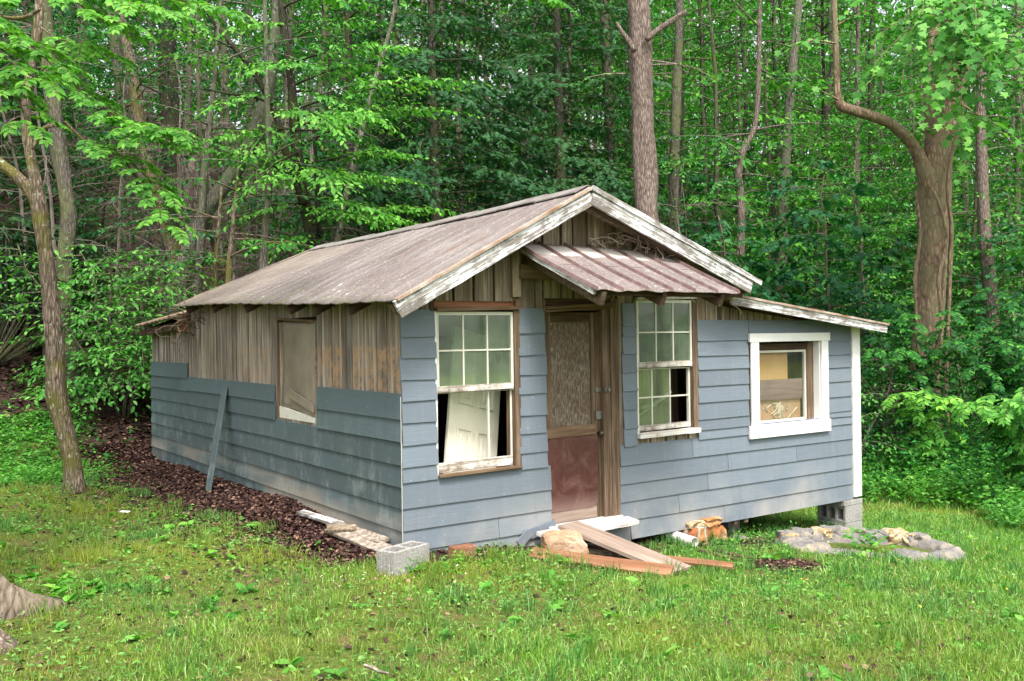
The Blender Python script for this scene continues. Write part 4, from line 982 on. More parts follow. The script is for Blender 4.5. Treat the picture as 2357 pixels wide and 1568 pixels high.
def spray_dead(mb, q, az, L, r, n=5):
    e = r.uniform(-.15, .25); d = Vector((math.cos(az) * math.cos(e), math.sin(az) * math.cos(e), math.sin(e))); pts = [Vector(q)]
    for i in range(n): d = (d + Vector((r.gauss(0, .14), r.gauss(0, .14), r.gauss(-.05, .12)))).normalized(); pts.append(pts[-1] + d * (L / n))
    mb.tube(pts, [.014 * (1 - .75 * i / n) for i in range(n + 1)], 4, False)
    for i in range(1, n + 1):
        for _ in range(3):
            v = (d + Vector((r.gauss(0, .8), r.gauss(0, .8), r.gauss(-.15, .4)))).normalized(); l = L * r.uniform(.1, .3); a = pts[i]
            mb.tube([a, a + v * l * .5, a + v * l + Vector((0, 0, -l * .2))], [.006, .004, .002], 3, False)
hemlock('broad feathery dark hemlock right behind the roof ridge', [(1006, 560, 26), (1003, 450, 24), (1000, 330, 22), (996, 200, 18), (992, 60, 15), (990, -120, 12), (988, -300, 6)], 21.5, 11, random.Random(2), 4.3)
hemlock('tall hemlock with pale green tips left of the bare pine trunk', [(1290, 560, 26), (1290, 400, 24), (1285, 200, 20), (1280, 0, 16), (1275, -200, 10), (1270, -400, 5)], 24, 13, random.Random(8), 3.6)
hemlock('shaded hemlock at the left edge of the woods', [(-40, 800, 40), (-42, 600, 34), (-40, 350, 28), (-45, 100, 20), (-45, -150, 10)], 20, 11, random.Random(18), 3.8)

# --- single trunks set out on the slope behind
def sprays_on(LF, mb, pts, zmin, n, L, size, step, r, fill=.9, droop=.5):
    for i in range(n):
        k = r.uniform(0, len(pts) - 1.01); q = pts[int(k)].lerp(pts[int(k) + 1], k % 1)
        if q.z < zmin: continue
        spray(LF, mb, q, r.uniform(0, 6.28), r.uniform(-.05, .35), L * r.uniform(.6, 1.2), size, step, .4, droop, r, .02, .22, fill)
slope_trunks = [
    ('mossy brown trunk left of the split snag, leaning to the left as it climbs', 18.5, [(405, 590, 34), (372, 500, 32), (348, 410, 30), (325, 300, 27), (308, 190, 24), (285, 60, 22), (262, -100, 18), (250, -300, 12)], B_MOSS, 7),
    ('straight grey-brown trunk rising left of the layered tree fork', 20, [(335, 560, 26), (305, 420, 25), (290, 290, 26), (275, 180, 27), (262, 70, 24), (252, -100, 20), (248, -300, 12)], B_GREY, 7),
    ('pale curved trunk bending right over the brown slope', 17.6, [(405, 680, 48), (432, 590, 40), (468, 500, 36), (505, 445, 34), (548, 385, 34), (582, 320, 32), (602, 265, 30), (612, 225, 26), (630, 120, 26), (640, -40, 20), (645, -250, 12)], B_PALE, 5),
    ('slim straight tan sapling trunk beside the curved trunk', 17, [(453, 680, 20), (462, 560, 18), (468, 430, 17), (478, 320, 15), (492, 200, 12), (505, 40, 10), (515, -150, 7)], B_PALE, 6),
    ('thin leaning sapling stem crossing the slim tan trunk', 18, [(520, 640, 12), (490, 560, 10), (475, 430, 10), (460, 290, 9), (455, 150, 8), (450, -50, 6)], B_GREY, 4),
    ('speckled birch-like stem between the curved trunk and the layered tree', 16.6, [(606, 640, 26), (608, 560, 18), (616, 470, 17), (620, 380, 15), (616, 260, 13), (612, 100, 11), (606, -100, 8)], B_PALE, 6),
    ('stout dark trunk with ivy rising above the split snag', 19.5, [(400, 560, 36), (395, 400, 34), (390, 260, 42), (386, 130, 40), (384, -20, 36), (382, -250, 26)], B_DARK, 9),
    ('short dark stem on the brown slope above the rear eave', 16.2, [(525, 660, 14), (528, 600, 13), (535, 540, 11), (540, 470, 8), (548, 380, 5)], B_MOSS, 2),
    ('thin dark stem just left of the rear eave', 16.4, [(495, 670, 12), (498, 590, 11), (503, 520, 9), (510, 430, 6)], B_MOSS, 2),
    ('reddish stem leaning behind the level sprays of the layered tree', 19, [(770, 600, 16), (790, 480, 15), (815, 380, 14), (840, 270, 13), (865, 180, 11), (900, 60, 9), (920, -60, 6)], B_PALE, 4),
    ('dark slim trunk behind the upper sprays of the layered tree', 20.5, [(800, 560, 20), (802, 400, 20), (806, 250, 19), (803, 120, 18), (800, -20, 16), (800, -220, 10)], B_DARK, 8)]
for i, (lb, d, pts, bk, nb) in enumerate(slope_trunks):
    o, mb, p, rr = hero('forest_tree', lb, 'tree', d, pts, bk, (), 12, .01)
    LF = Leaves(); sprays_on(LF, mb, p, p[0].z + 3.2, nb + 5, 2.2, .115, .09, random.Random(i + 30))
    for _ in range(7 if i in (0, 1, 6, 9, 10) else 3):
        k = random.Random(i * 9 + _).uniform(.1, .6) * (len(p) - 2); spray_dead(mb, p[int(k)], RG.uniform(0, 6.3), RG.uniform(.7, 1.6), RG)
    finish(o, mb, bk, LF, LEAF_OV, GREEN if i % 2 else GREEN_D)
o, mb, p, rr = hero('snag', 'broken split dead trunk with reddish heartwood on the slope', 'dead tree', 18.8, [(430, 560, 38), (432, 500, 32), (436, 440, 30), (440, 395, 24), (444, 360, 6)], B_PINE, [([(415, 520, 16), (414, 440, 14), (412, 370, 10), (410, 340, 3)], 18.7), ([(452, 500, 16), (454, 420, 12), (456, 375, 4)], 18.7)], 14, .04)
finish(o, mb, B_PINE)

# --- the bare pine trunk behind the gable and the thick tree on the right
o, mb, p, rr = hero('pine_trunk', 'tall straight ridged trunk with two broken limb stubs behind the gable', 'tree', 18.5,
    [(1492, 560, 54), (1489, 480, 52), (1485, 400, 52), (1481, 300, 50), (1477, 200, 50), (1474, 120, 52), (1471, 40, 50), (1468, -60, 50), (1464, -300, 44)], B_PINE,
    [([(1488, 92, 14), (1510, 72, 13), (1545, 48, 12), (1580, 26, 9)], 18.2), ([(1462, 118, 13), (1445, 92, 12), (1430, 72, 9), (1419, 52, 5)], 18.2)], 30, .018)
LF = Leaves()
for (x, y, a, L_) in ((1500, 140, -.5, 1.4), (1500, 150, -1., 1.2), (1440, 170, 2.9, .9)): spray(LF, mb, at(x, y, 18.1), a, .05, L_, .09, .08)
finish(o, mb, B_PINE, LF, LEAF_OV, GREEN_B)

o, mb, p, rr = hero('tulip_tree', 'thick forked tan trunk wound with vines beyond the cabin on the right', 'tree', 19.5,
    [(2118, 1050, 100), (2122, 980, 84), (2126, 880, 72), (2136, 760, 66), (2142, 660, 67), (2146, 560, 70), (2150, 480, 70), (2152, 420, 72), (2162, 360, 62), (2180, 290, 62), (2196, 220, 56), (2205, 120, 52), (2212, 0, 46), (2215, -200, 36), (2210, -400, 24)], B_TULIP,
    [([(2152, 520, 28), (2146, 455, 44), (2124, 388, 34), (2102, 335, 26), (2058, 290, 22), (2008, 268, 21), (1960, 254, 21), (1936, 244, 20), (1928, 226, 17), (1926, 190, 15), (1924, 120, 14), (1921, 20, 12), (1920, -120, 9)], 19.4),
     ([(2136, 420, 20), (2140, 370, 30), (2148, 300, 34), (2140, 200, 30), (2150, 80, 24), (2155, -80, 18)], 19.8),
     ([(2185, 1040, 8), (2178, 900, 8), (2182, 760, 9), (2186, 640, 9), (2190, 520, 9), (2180, 430, 8), (2196, 330, 7), (2222, 240, 6), (2226, 120, 5)], 19.0), ([(2110, 1000, 6), (2112, 800, 7), (2106, 640, 7), (2118, 540, 6), (2108, 440, 5)], 18.95), ([(2150, 960, 8), (2168, 760, 8), (2160, 640, 9), (2180, 540, 8), (2150, 440, 7)], 18.9)], 30, .014)
LF = Leaves(); rr2 = random.Random(77)
for (x0, y0, x1, y1, d1) in ((2215, 20, 2105, 60, 15.5), (2215, 60, 2080, 110, 15.8), (2215, 90, 2120, 180, 15.6), (2215, 120, 2200, 240, 15.4), (2215, 40, 2260, 130, 15), (2215, 0, 2300, 60, 15), (2215, 60, 2340, 150, 14.8), (2215, 120, 2350, 210, 14.8), (2215, -40, 2330, 10, 14.8), (2215, -40, 2180, 20, 15.2), (2210, -80, 2080, 10, 15.6), (2210, 90, 2150, 120, 15.2), (2215, 140, 2310, 260, 15.2), (2215, 160, 2330, 320, 16),
                           (2212, 0, 2020, 60, 18), (2205, 100, 2050, 150, 18.4), (1930, 230, 1850, 190, 18.5), (1924, 100, 1830, 90, 18.6), (1924, 60, 2000, 20, 18.8), (2200, 200, 2060, 230, 19.4), (2180, 290, 2040, 330, 20), (2210, 50, 2330, 40, 18), (2190, 250, 2330, 300, 18), (2195, 230, 2350, 360, 19), (2215, 30, 2170, 90, 15.8), (2215, 100, 2180, 190, 15.9), (2215, -60, 2230, 40, 15), (2215, 60, 2250, 190, 15.2), (2215, -20, 2140, 40, 16), (2215, -60, 2280, 90, 14.6), (2215, -20, 2360, 110, 14.4), (2210, 60, 2160, 250, 17), (2215, 40, 2120, 140, 15)):
    a = at(x0, y0, 18.9); b = at(x1, y1, d1); v = b - a
    spray(LF, mb, a, math.atan2(v.y, v.x), math.asin(v.z / v.length) + .3, v.length, .19, .12, .2 if d1 < 16.5 else .3, .6, rr2, .022, .3, .75)
finish(o, mb, B_TULIP, LF, LEAF_LOBED, GREEN_B)

# --- right-hand middle trees with measured trunks
for i, (lb, d, pts, bk, tm, lm, nb, L_) in enumerate((
    ('pale speckled straight trunk halfway between the pine trunk and the forked tree', 27, [(1795, 660, 28), (1800, 520, 26), (1806, 400, 24), (1815, 260, 22), (1828, 120, 20), (1838, 0, 18), (1845, -200, 12)], B_PALE, LEAF_OV, GREEN, 8, 2.6),
    ('crooked reddish understorey trunk right of the pine trunk', 24, [(1702, 640, 20), (1706, 540, 18), (1704, 440, 17), (1700, 400, 17), (1712, 345, 15), (1738, 290, 12), (1746, 180, 11), (1748, 40, 10), (1750, -120, 7)], B_PINE, LEAF_OV, GREEN, 14, 2.6),
    ('grey trunk half hidden in leaves at the right edge', 24, [(2290, 800, 34), (2280, 680, 32), (2268, 560, 28), (2262, 420, 25), (2258, 260, 22), (2262, 60, 18), (2270, -160, 12)], B_PINE, LEAF_OV, GREEN, 16, 3.0),
    ('slim grey trunk immediately right of the pine trunk', 25, [(1550, 560, 24), (1552, 400, 23), (1556, 250, 22), (1562, 100, 20), (1566, -60, 17), (1570, -260, 11)], B_GREY, LEAF_OV, GREEN_Y, 9, 2.4),
    ('speckled dark trunk immediately left of the pine trunk', 26, [(1412, 520, 24), (1408, 380, 23), (1400, 240, 22), (1392, 80, 20), (1388, -80, 18), (1384, -280, 12)], B_GREY, LEAF_OV, GREEN, 9, 2.4))):
    o, mb, p, rr = hero('forest_tree', lb, 'tree', d, pts, bk, (), 12, .01); LF = Leaves(); sprays_on(LF, mb, p, p[0].z + 2.5, nb + 6, L_, .13, .1, random.Random(i + 60)); finish(o, mb, bk, LF, tm, lm)

# ------------------------------------------------------------------ repeated woodland kinds
def copy_tree(src, loc, rz, s, label, cat, group, name=None):
    c = src.copy(); COL.objects.link(c); c.location = loc; c.rotation_euler = (RG.uniform(-.04, .04), RG.uniform(-.04, .04), rz); c.scale = (s, s, s * RG.uniform(.9, 1.12)); tag(c, label, cat, group)
    for ch in src.children:
        k = ch.copy(); COL.objects.link(k); k.parent = c
    return c

def proto_tall(seed, bark, lm, nb, crown0, Ht=19, r0=.15, size=.14, Lb=2.4, low=2):
    r = random.Random(seed); o = empty('woodland_tree', (0, 0, -50)); mb = MB(); pts = [Vector((0, 0, -.3))]; x = y = 0
    for i in range(12): x += r.gauss(0, .07); y += r.gauss(0, .07); pts.append(Vector((x, y, Ht * (i + 1) / 12)))
    mb.tube(pts, [r0 * 1.25] + [r0 * (1 - .75 * i / 12) for i in range(12)], 9, True, .1, seed); LF = Leaves()
    for i in range(nb):
        z = Ht * (crown0 + (1 - crown0) * r.random() ** .8) * .97 if i >= low else r.uniform(1.5, 4.5); k = max(0, min(z / Ht * 12, 11.9)); q = pts[int(k)].lerp(pts[int(k) + 1], k % 1)
        spray(LF, mb, q, i * 2.4 + r.uniform(-.5, .5), r.uniform(0, .5), Lb * r.uniform(.6, 1.2) * (1 - .4 * z / Ht), size, size * .82, .42, .6, r, .022, .26, .85)
    for i in range(5): z = r.uniform(1, 5); k = z / Ht * 12; spray_dead(mb, pts[int(k)], r.uniform(0, 6.3), r.uniform(.5, 1.3), r, 4)
    t = mb.build('trunk', bark, o, True); c = LF.mesh('crown', LEAF_OV, lm, o); return o
def proto_under(seed, bark, lm, tm, Ht, Lb, nb, size, width=.42, stems=1, step=.8):
    r = random.Random(seed); o = empty('understorey_tree', (0, 0, -50)); mb = MB(); LF = Leaves()
    for s in range(stems):
        a0 = s / stems * 6.28; lean = .0 if stems == 1 else .35; x = y = 0; pts = [Vector((0, 0, -.2))]
        for i in range(8): x += r.gauss(0, .07) + math.cos(a0) * lean * Ht / 8; y += r.gauss(0, .07) + math.sin(a0) * lean * Ht / 8; pts.append(Vector((x, y, Ht * (i + 1) / 8 * r.uniform(.96, 1.0))))
        mb.tube(pts, [.008 * Ht + .015] + [(.007 * Ht + .012) * (1 - .85 * i / 8) for i in range(8)], 7, True, .1, seed + s)
        for i in range(nb // stems):
            t = .14 + .86 * (i + .5) / (nb // stems); k = t * 7.9; q = pts[int(k)].lerp(pts[int(k) + 1], k % 1)
            spray(LF, mb, q, i * 2.4 + r.uniform(-.4, .4), r.uniform(0, .35), Lb * (1.1 - .65 * t) * r.uniform(.7, 1.15), size, size * step, width, .55, r, .014, .16, .9)
    mb.build('trunk', bark, o, True); LF.mesh('crown', tm, lm, o); return o
def proto_rhodo(seed, Ht, n):
    r = random.Random(seed); o = empty('rhododendron_shrub', (0, 0, -50)); mb = MB(); LF = Leaves()
    for i in range(n):
        a = r.uniform(0, 6.28); rad = Ht * .75 * math.sqrt(r.random()); z = Ht * (1 - .55 * (rad / (Ht * .75)) ** 2) * r.uniform(.45, 1.0); p = Vector((rad * math.cos(a), rad * math.sin(a), z))
        if i % 3 == 0: mb.tube([(p.x * .15, p.y * .15, 0), (p.x * .6, p.y * .6, z * .5), p], [.018, .012, .006], 4, False)
        m = r.randint(7, 10); th = np.arange(m) * 6.283 / m + r.random(); el = NR.normal(-.1, .3, m); D = np.stack([np.cos(th) * np.cos(el), np.sin(th) * np.cos(el), np.sin(el)], 1)
        LF.add(np.tile(np.array(p), (m, 1)), D, np.tile(np.array((0, 0, 1.)), (m, 1)) + NR.normal(0, .15, (m, 3)), .17 * (.7 + .5 * NR.random(m)))
    mb.build('stems', B_GREY, o); LF.mesh('leaves', LEAF_LONG, RHODO, o); return o
def proto_dead(seed):
    r = random.Random(seed); o = empty('dead_sapling', (0, 0, -50)); mb = MB(); pts = [Vector((0, 0, -.2))]; x = y = 0
    for i in range(9): x += r.gauss(.03, .1); y += r.gauss(0, .1); pts.append(Vector((x, y, 7 * (i + 1) / 9)))
    mb.tube(pts, [.05 * (1 - .8 * i / 10) for i in range(10)], 6, True)
    for i in range(26): k = r.uniform(.7, 8.9); spray_dead(mb, pts[int(k)], r.uniform(0, 6.3), r.uniform(.8, 1.9), r, 4)
    mb.build('trunk', DEADT, o); return o

TALL = [proto_tall(1, B_GREY, GREEN, 70, .16, 17, .14, .15, 2.9), proto_tall(2, B_GREY, GREEN_Y, 76, .2, 18, .13, .13, 2.8), proto_tall(3, B_PINE, GREEN, 60, .14, 16, .13, .18, 3.0), proto_tall(4, B_GREY, GREEN_D, 80, .1, 15, .12, .13, 2.7, low=5)]
HIGH = [proto_tall(8, B_GREY, GREEN, 46, .3, 18, .15, .14, 2.6, low=0), proto_tall(9, B_GREY, GREEN_D, 46, .27, 17, .11, .14, 2.6, low=0)]
POLE = [proto_tall(5, B_GREY, GREEN_Y, 34, .3, 20, .1, .16, 2.6, low=2), proto_tall(6, B_DARK, GREEN_Y, 34, .28, 19, .085, .17, 2.6, low=3), proto_tall(7, B_DARK, GREEN, 36, .25, 20, .12, .17, 2.6, low=4)]
UNDER = [proto_under(11, B_DARK, GREEN, LEAF_OV, 6.5, 2.4, 44, .13), proto_under(12, B_GREY, GREEN_D, LEAF_LOBED, 5.5, 2.1, 42, .17), proto_under(13, B_GREY, GREEN_Y, LEAF_OV, 7.5, 2.6, 46, .135)]
SHRUB = [proto_under(21, B_GREY, GREEN, LEAF_FINE, 2.6, 1.5, 56, .1, .5, 4), proto_under(22, B_GREY, GREEN, LEAF_FINE, 3.2, 1.7, 75, .105, .5, 5), proto_under(23, B_GREY, GREEN_B, LEAF_FINE, 1.8, 1.1, 50, .075, .5, 5)]
BIGSHRUB = proto_under(24, B_GREY, GREEN_B, LEAF_FINE, 2.9, 1.6, 170, .115, .55, 6)
RHO = [proto_rhodo(31, 2.0, 170), proto_rhodo(32, 1.5, 120)]
DEAD = [proto_dead(41), proto_dead(42)]
used = {}
def put(src, x, y, s, label, cat, group, rz=None):
    loc = (x, y, H(x, y) - .05); rz = RG.uniform(0, 6.28) if rz is None else rz
    if src.name not in used:
        used[src.name] = 1; src.location = loc; src.rotation_euler = (0, 0, rz); src.scale = (s, s, s); tag(src, label, cat, group)
    else: copy_tree(src, loc, rz, s, label, cat, group)
def put_px(src, px, d, s, label, cat, group, rz=None):
    q = at(px, 770, d); put(src, q.x, q.y, s, label, cat, group, rz)
GW = 'tall trees of the woods behind the cabin'; LW = 'tall leafy tree standing among the crowded woods behind the cabin'
GP = 'slender pole trunks of the far woods'; LP_ = 'slender straight pole-like trunk among the far woods on the right'
GU = 'understorey trees in the woods'; LU = 'low leafy understorey tree with level tiers in the shade of the woods'
GS = 'leafy shrubs at the wood edge'; GR_ = 'rhododendrons in the woods'; GD = 'dead saplings on the slope'
# named singles first
put_px(UNDER[1], 1690, 21, 1.05, 'maple-like understorey tree with broad leaves right of the gable end', 'tree', None, .3)
put_px(UNDER[1], 1880, 22.5, 1.2, 'broad-leaved understorey tree under the bent limb of the forked tree', 'tree', None, 2.)
put_px(UNDER[1], 1980, 20.5, .8, 'young broad-leaved tree between the lean-to roof and the forked trunk', 'tree', None, 4.)
put_px(BIGSHRUB, 278, 16.2, 1.05, 'large green shrub in front of the brown slope at the rear cabin corner', 'shrub', None, 1.)
put_px(SHRUB[2], 1930, 17.2, 1.35, 'rounded pale green shrub rising over the lean-to roof end', 'shrub', None, .4)
put_px(SHRUB[0], 2060, 18.6, 1.1, 'green shrub growing against the left foot of the forked trunk', 'shrub', None, .9)
put_px(SHRUB[0], 2250, 20.5, 1.25, 'green shrub growing right of the forked trunk foot', 'shrub', None, 3.)
put_px(SHRUB[1], 2330, 18.8, 1.0, 'dark green shrub at the right edge above the weed bank', 'shrub', None, 2.)
put_px(SHRUB[0], 2010, 20.5, .95, 'shaded shrub immediately beyond the white corner trim', 'shrub', None, 5.)
for px, d, s in ((1420, 21.5, 1.1), (1560, 22, 1.2), (1640, 23, 1.2), (1720, 22, 1.1), (1500, 25, 1.4), (1350, 25, 1.3), (1800, 24, 1.2)): put_px(RHO[int(px / 10) % 2], px, d, s, 'dark glossy rhododendron on the shaded ground behind the gable', 'shrub', GR_)
for px, d, s in ((20, 17.5, 1.3), (70, 18.5, 1.4), (-40, 16.5, 1.2), (130, 19.5, 1.3)): put_px(RHO[int(px / 10) % 2], px, d, s, 'dull dark evergreen shrub behind the leaning tree', 'shrub', 'evergreen shrubs behind the leaning tree')
for px, d, s in ((240, 20.5, .7), (130, 22, .9), (850, 22, .9), (60, 25, 1.0), (760, 26, 1.), (930, 26, 1.), (170, 24, .8)): put_px(UNDER[int(px / 10) % 3 if int(px / 10) % 3 != 1 else 0], px, d, s, LU, 'tree', GU)
for px, d, s in ((1480, 28, 1), (1620, 27, 1), (1760, 26, 1.), (1890, 28, 1.1), (2020, 25, 1), (2080, 27, 1.1), (2200, 25, 1), (2320, 24, 1), (1560, 33, 1.2), (1700, 34, 1.1), (1840, 34, 1.2), (1960, 33, 1.2), (2140, 32, 1.2), (2280, 30, 1.1), (2400, 27, 1), (1400, 33, 1.2), (1330, 29, 1)): put_px(UNDER[int(px / 10 + d) % 3], px, d, s, LU, 'tree', GU)
for px, d in ((270, 18.5), (340, 21.5), (420, 20.8), (475, 18.6), (560, 18.2), (640, 19.6), (380, 23), (540, 23), (620, 24), (300, 24.5), (40, 19), (200, 21), (320, 20), (500, 20.5), (590, 19.5), (680, 21), (780, 22.5), (880, 24), (1080, 24), (1160, 25), (1240, 26), (140, 24), (440, 23), (100, 17.5), (1560, 23.5), (1620, 25.5), (980, 24.5), (720, 24)): put_px(DEAD[int(px / 10) % 2], px, d, RG.uniform(.7, 1.1), 'bare dead sapling with tangled grey twigs in the shade of the slope', 'dead tree', GD)
for px, d in ((-20, 25), (70, 28), (190, 25), (230, 30), (330, 28), (440, 29), (540, 25.5), (580, 31), (690, 28), (760, 32), (860, 28), (940, 31), (1060, 29), (1130, 33), (1220, 30), (1340, 34), (-80, 22), (30, 34), (160, 36), (290, 36), (410, 37), (520, 38), (640, 37), (890, 37), (1010, 38), (1270, 38), (1640, 31), (1780, 36), (1900, 31), (2000, 30), (2110, 34), (2230, 29), (2340, 32), (2440, 26), (1480, 36), (2060, 40), (2180, 40), (2300, 39), (1940, 40), (1720, 41), (1560, 42), (2380, 36)):
    put_px(TALL[int(px + d * 7) % 4] if d > 35.5 or not 130 < px < 720 else HIGH[int(px + d) % 2], px, d, RG.uniform(.85, 1.1), LW, 'tree', GW)
rp = random.Random(6)
for i in range(26):
    px = 1330 + 640 * ((i * .618) % 1) + rp.uniform(-12, 12); d = rp.uniform(29, 62); put_px(POLE[i % 3], px, d, rp.uniform(.85, 1.15), LP_, 'tree', GP)
for i in range(20):
    px = 40 + 1330 * ((i * .618) % 1); d = rp.uniform(34, 58); put_px(TALL[i % 4], px, d, rp.uniform(.95, 1.2), LW, 'tree', GW)
for i in range(30):
    px = 1320 + 1120 * ((i * .618) % 1); d = rp.uniform(48, 66); put_px(TALL[i % 4], px, d, rp.uniform(1., 1.25), LW, 'tree', GW)
for i in range(14):
    px = 1950 + 480 * ((i * .618) % 1); d = rp.uniform(36, 60); put_px(POLE[i % 3], px, d, rp.uniform(.9, 1.2), LP_, 'tree', GP)
for i in range(44):
    px = -60 + 2500 * ((i * .618 + .3) % 1); d = rp.uniform(25, 46)
    if 180 < px < 690: continue
    put_px(UNDER[(i * 2) % 3 if i % 3 else 2], px, d, rp.uniform(1.2, 1.9), LU, 'tree', GU)
# trees across the clearing, behind the viewer (they show in the panes)
for i, (x, y) in enumerate(((-14, -24), (-8, -28), (-2, -27), (4, -26), (10, -27), (16, -24), (22, -20), (-20, -18), (1, -33), (13, -33))):
    put(TALL[i % 4], x, y, 1., 'tree across the clearing behind the viewer', 'tree', 'trees across the clearing')
    put(UNDER[(i * 2) % 3], x + 2, y + 2, 1., 'low tree across the clearing behind the viewer', 'tree', 'trees across the clearing')

# --- compound-leaved saplings on the right edge
def sapling(label, base, d, tips, L, size, nl=7, mat=None):
    b = at(*base, d); g = H(b.x, b.y); o = empty('sapling', (b.x, b.y, g)); tag(o, label, 'sapling'); mb = MB(); LF = Leaves()
    for (x, y, dd) in tips:
        e = at(x, y, dd); m = Vector((b.x * .75 + e.x * .25, b.y * .75 + e.y * .25, g * .3 + e.z * .7)); P = [Vector((b.x, b.y, g)), Vector((b.x, b.y, g)).lerp(m, .5) + Vector((0, 0, .1)), m, m.lerp(e, .5) + Vector((0, 0, .06)), e]
        pinnate_branch(LF, mb, P, [.02, .016, .012, .008, .005], nl, L, size, .1, RG, .2)
    finish(o, mb, B_GREY, LF, LEAF_FINE, mat or GREEN_B)
sapling('leafy sapling with feathered leaves in front of the forked trunk', (2130, 1000), 17.6, [(2050, 735, 17), (2090, 720, 17), (2185, 715, 16.8), (2020, 800, 17), (2080, 800, 16.8), (2190, 780, 16.8)], .4, .1, 8, GREEN)
sapling('low sapling with feathered leaves at the foot of the forked trunk', (2140, 1010), 16.6, [(2070, 905, 16.2), (2130, 895, 16), (2185, 910, 16)], .42, .11)
sapling('bright feathered sapling reaching in at the right edge', (2380, 1060), 14.4, [(2250, 925, 13.8), (2290, 905, 13.6), (2330, 930, 13.6), (2360, 890, 13.8)], .46, .105, 8)
sapling('tall feathered sapling filling the right edge below the leafy boughs', (2330, 1000), 17.4, [(2230, 690, 17), (2280, 660, 17), (2330, 690, 16.8), (2260, 760, 16.8), (2320, 780, 16.6), (2350, 730, 16.8), (2215, 800, 17), (2250, 840, 16.8), (2370, 820, 16.5)], .42, .1, 8, GREEN)

# --- the big trunk whose root flare shows at the lower left
o = empty('shade_tree', (-3.86, -.1, .1)); tag(o, 'massive tree whose flared root enters at the lower left', 'tree')
c = at(-205, 1400, 5.5); bx, by = c.x, c.y; o.location = (bx, by, H(bx, by)); mb = MB(); nseg = 40; zs_ = [-.25, 0, .08, .18, .32, .5, .8, 1.4, 2.4, 4, 6, 8.5]; base = 0
for zz in zs_:
    for k in range(nseg):
        a = 2 * math.pi * k / nseg; fl = math.exp(-max(zz, 0) * 5.2); lob = max(0, math.cos(a * 2.5 - .35)) ** 2
        rr = .3 * (1 - zz * .035) + fl * (.1 + .5 * lob + .1 * mnoise.noise(Vector((a * 3, 9, 1)))) + .02 * mnoise.noise(Vector((a * 5, zz * 2, 3))); mb.v.append((bx + rr * math.cos(a) + .02 * zz, by + rr * math.sin(a) + .04 * zz, H(bx, by) + zz))
for j in range(len(zs_) - 1):
    for k in range(nseg): q = j * nseg; k2 = (k + 1) % nseg; mb.f.append((q + k, q + k2, q + nseg + k2, q + nseg + k))
LF = Leaves(); rs_ = random.Random(5)
for i in range(14): spray(LF, mb, (bx + .3, by + .3, H(bx, by) + rs_.uniform(6.6, 8.4)), i * 2.4, rs_.uniform(.15, .6), rs_.uniform(2.2, 3.4), .12, .1, .4, .5, rs_, .04, .24, .8)
finish(o, mb, bark_mat('root_bark', (.085, .06, .046), (.42, .335, .27), (.2, .16, .11), 15, 1, .45), LF, LEAF_OV, GREEN)

# --- a bough hanging into the top of the view from a tree behind the viewer's left
def bough(label, pts, d0, d1, L, size):
    k = len(pts); P = [at(x, y, d0 + (d1 - d0) * i / (k - 1)) for i, (x, y) in enumerate(pts)]; o = empty('overhanging_bough', P[0]); tag(o, label, 'branch'); mb = MB(); LF = Leaves()
    pinnate_branch(LF, mb, P, [.02 * (1 - .7 * i / k) for i in range(k)], 8, L, size, .1); finish(o, mb, B_GREY, LF, LEAF_FINE, GREEN_Y)
bough('bright leaf sprig dipping in at the top edge left of the ridge', [(560, -260), (640, -110), (680, -60), (735, -20)], 8.5, 8, .33, .1)
bough('pale leafy bough along the top edge above the hemlock', [(1000, -230), (1100, -90), (1180, -30), (1260, 0)], 11, 10.5, .36, .1)

# --- the far wood beyond, one mass of leaf
n = 130000; th = NR.random(n) * 1.5 - .62; rr_ = 66 + 14 * NR.random(n); fx = CAM.x + FW.x * rr_ * np.cos(th) + RT.x * rr_ * np.sin(th); fy = CAM.y + FW.y * rr_ * np.cos(th) + RT.y * rr_ * np.sin(th)
fz = -2 + (30 + 16 * np.clip(-th * 3 + .3, 0, 1)) * NR.random(n); k = np.array([mnoise.noise(Vector((a * .22, b * .22, c_ * .22))) for a, b, c_ in zip(fx, fy, fz)]) > -.22; fx, fy, fz = fx[k], fy[k], fz[k]; n = len(fx)
a = NR.random(n) * 6.283; LF = Leaves(); LF.add(np.stack([fx, fy, fz], 1), np.stack([np.cos(a), np.sin(a), -.4 - .6 * NR.random(n)], 1), np.stack([NR.normal(0, .5, n), NR.normal(0, .5, n), np.ones(n)], 1), .5 + .5 * NR.random(n))
tag(LF.mesh('far_woods', LEAF_OV, GREEN_Y), kind='stuff')

# ------------------------------------------------------------------ lawn, weeds and leaf litter (too many to count)
GX0, GY0, GST = -9., -9., .1
gx = np.arange(GX0, 20, GST); gy = np.arange(GY0, 18, GST)
GH = np.array([[H(x, y) for x in gx] for y in gy]); GM = np.array([[soil_mask(x, y) for x in gx] for y in gy]); GS_ = np.array([[hill_s(x, y) for x in gx] for y in gy])
GN = np.array([[mnoise.noise(Vector((x * .8, y * .8, 20))) + .5 * mnoise.noise(Vector((x * 2.3, y * 2.3, 21))) for x in gx] for y in gy])
def look(G, X, Y):
    i = np.clip((X - GX0) / GST, 0, len(gx) - 1.01); j = np.clip((Y - GY0) / GST, 0, len(gy) - 1.01); i0 = i.astype(int); j0 = j.astype(int); u = i - i0; v = j - j0
    return (G[j0, i0] * (1 - u) + G[j0, i0 + 1] * u) * (1 - v) + (G[j0 + 1, i0] * (1 - u) + G[j0 + 1, i0 + 1] * u) * v
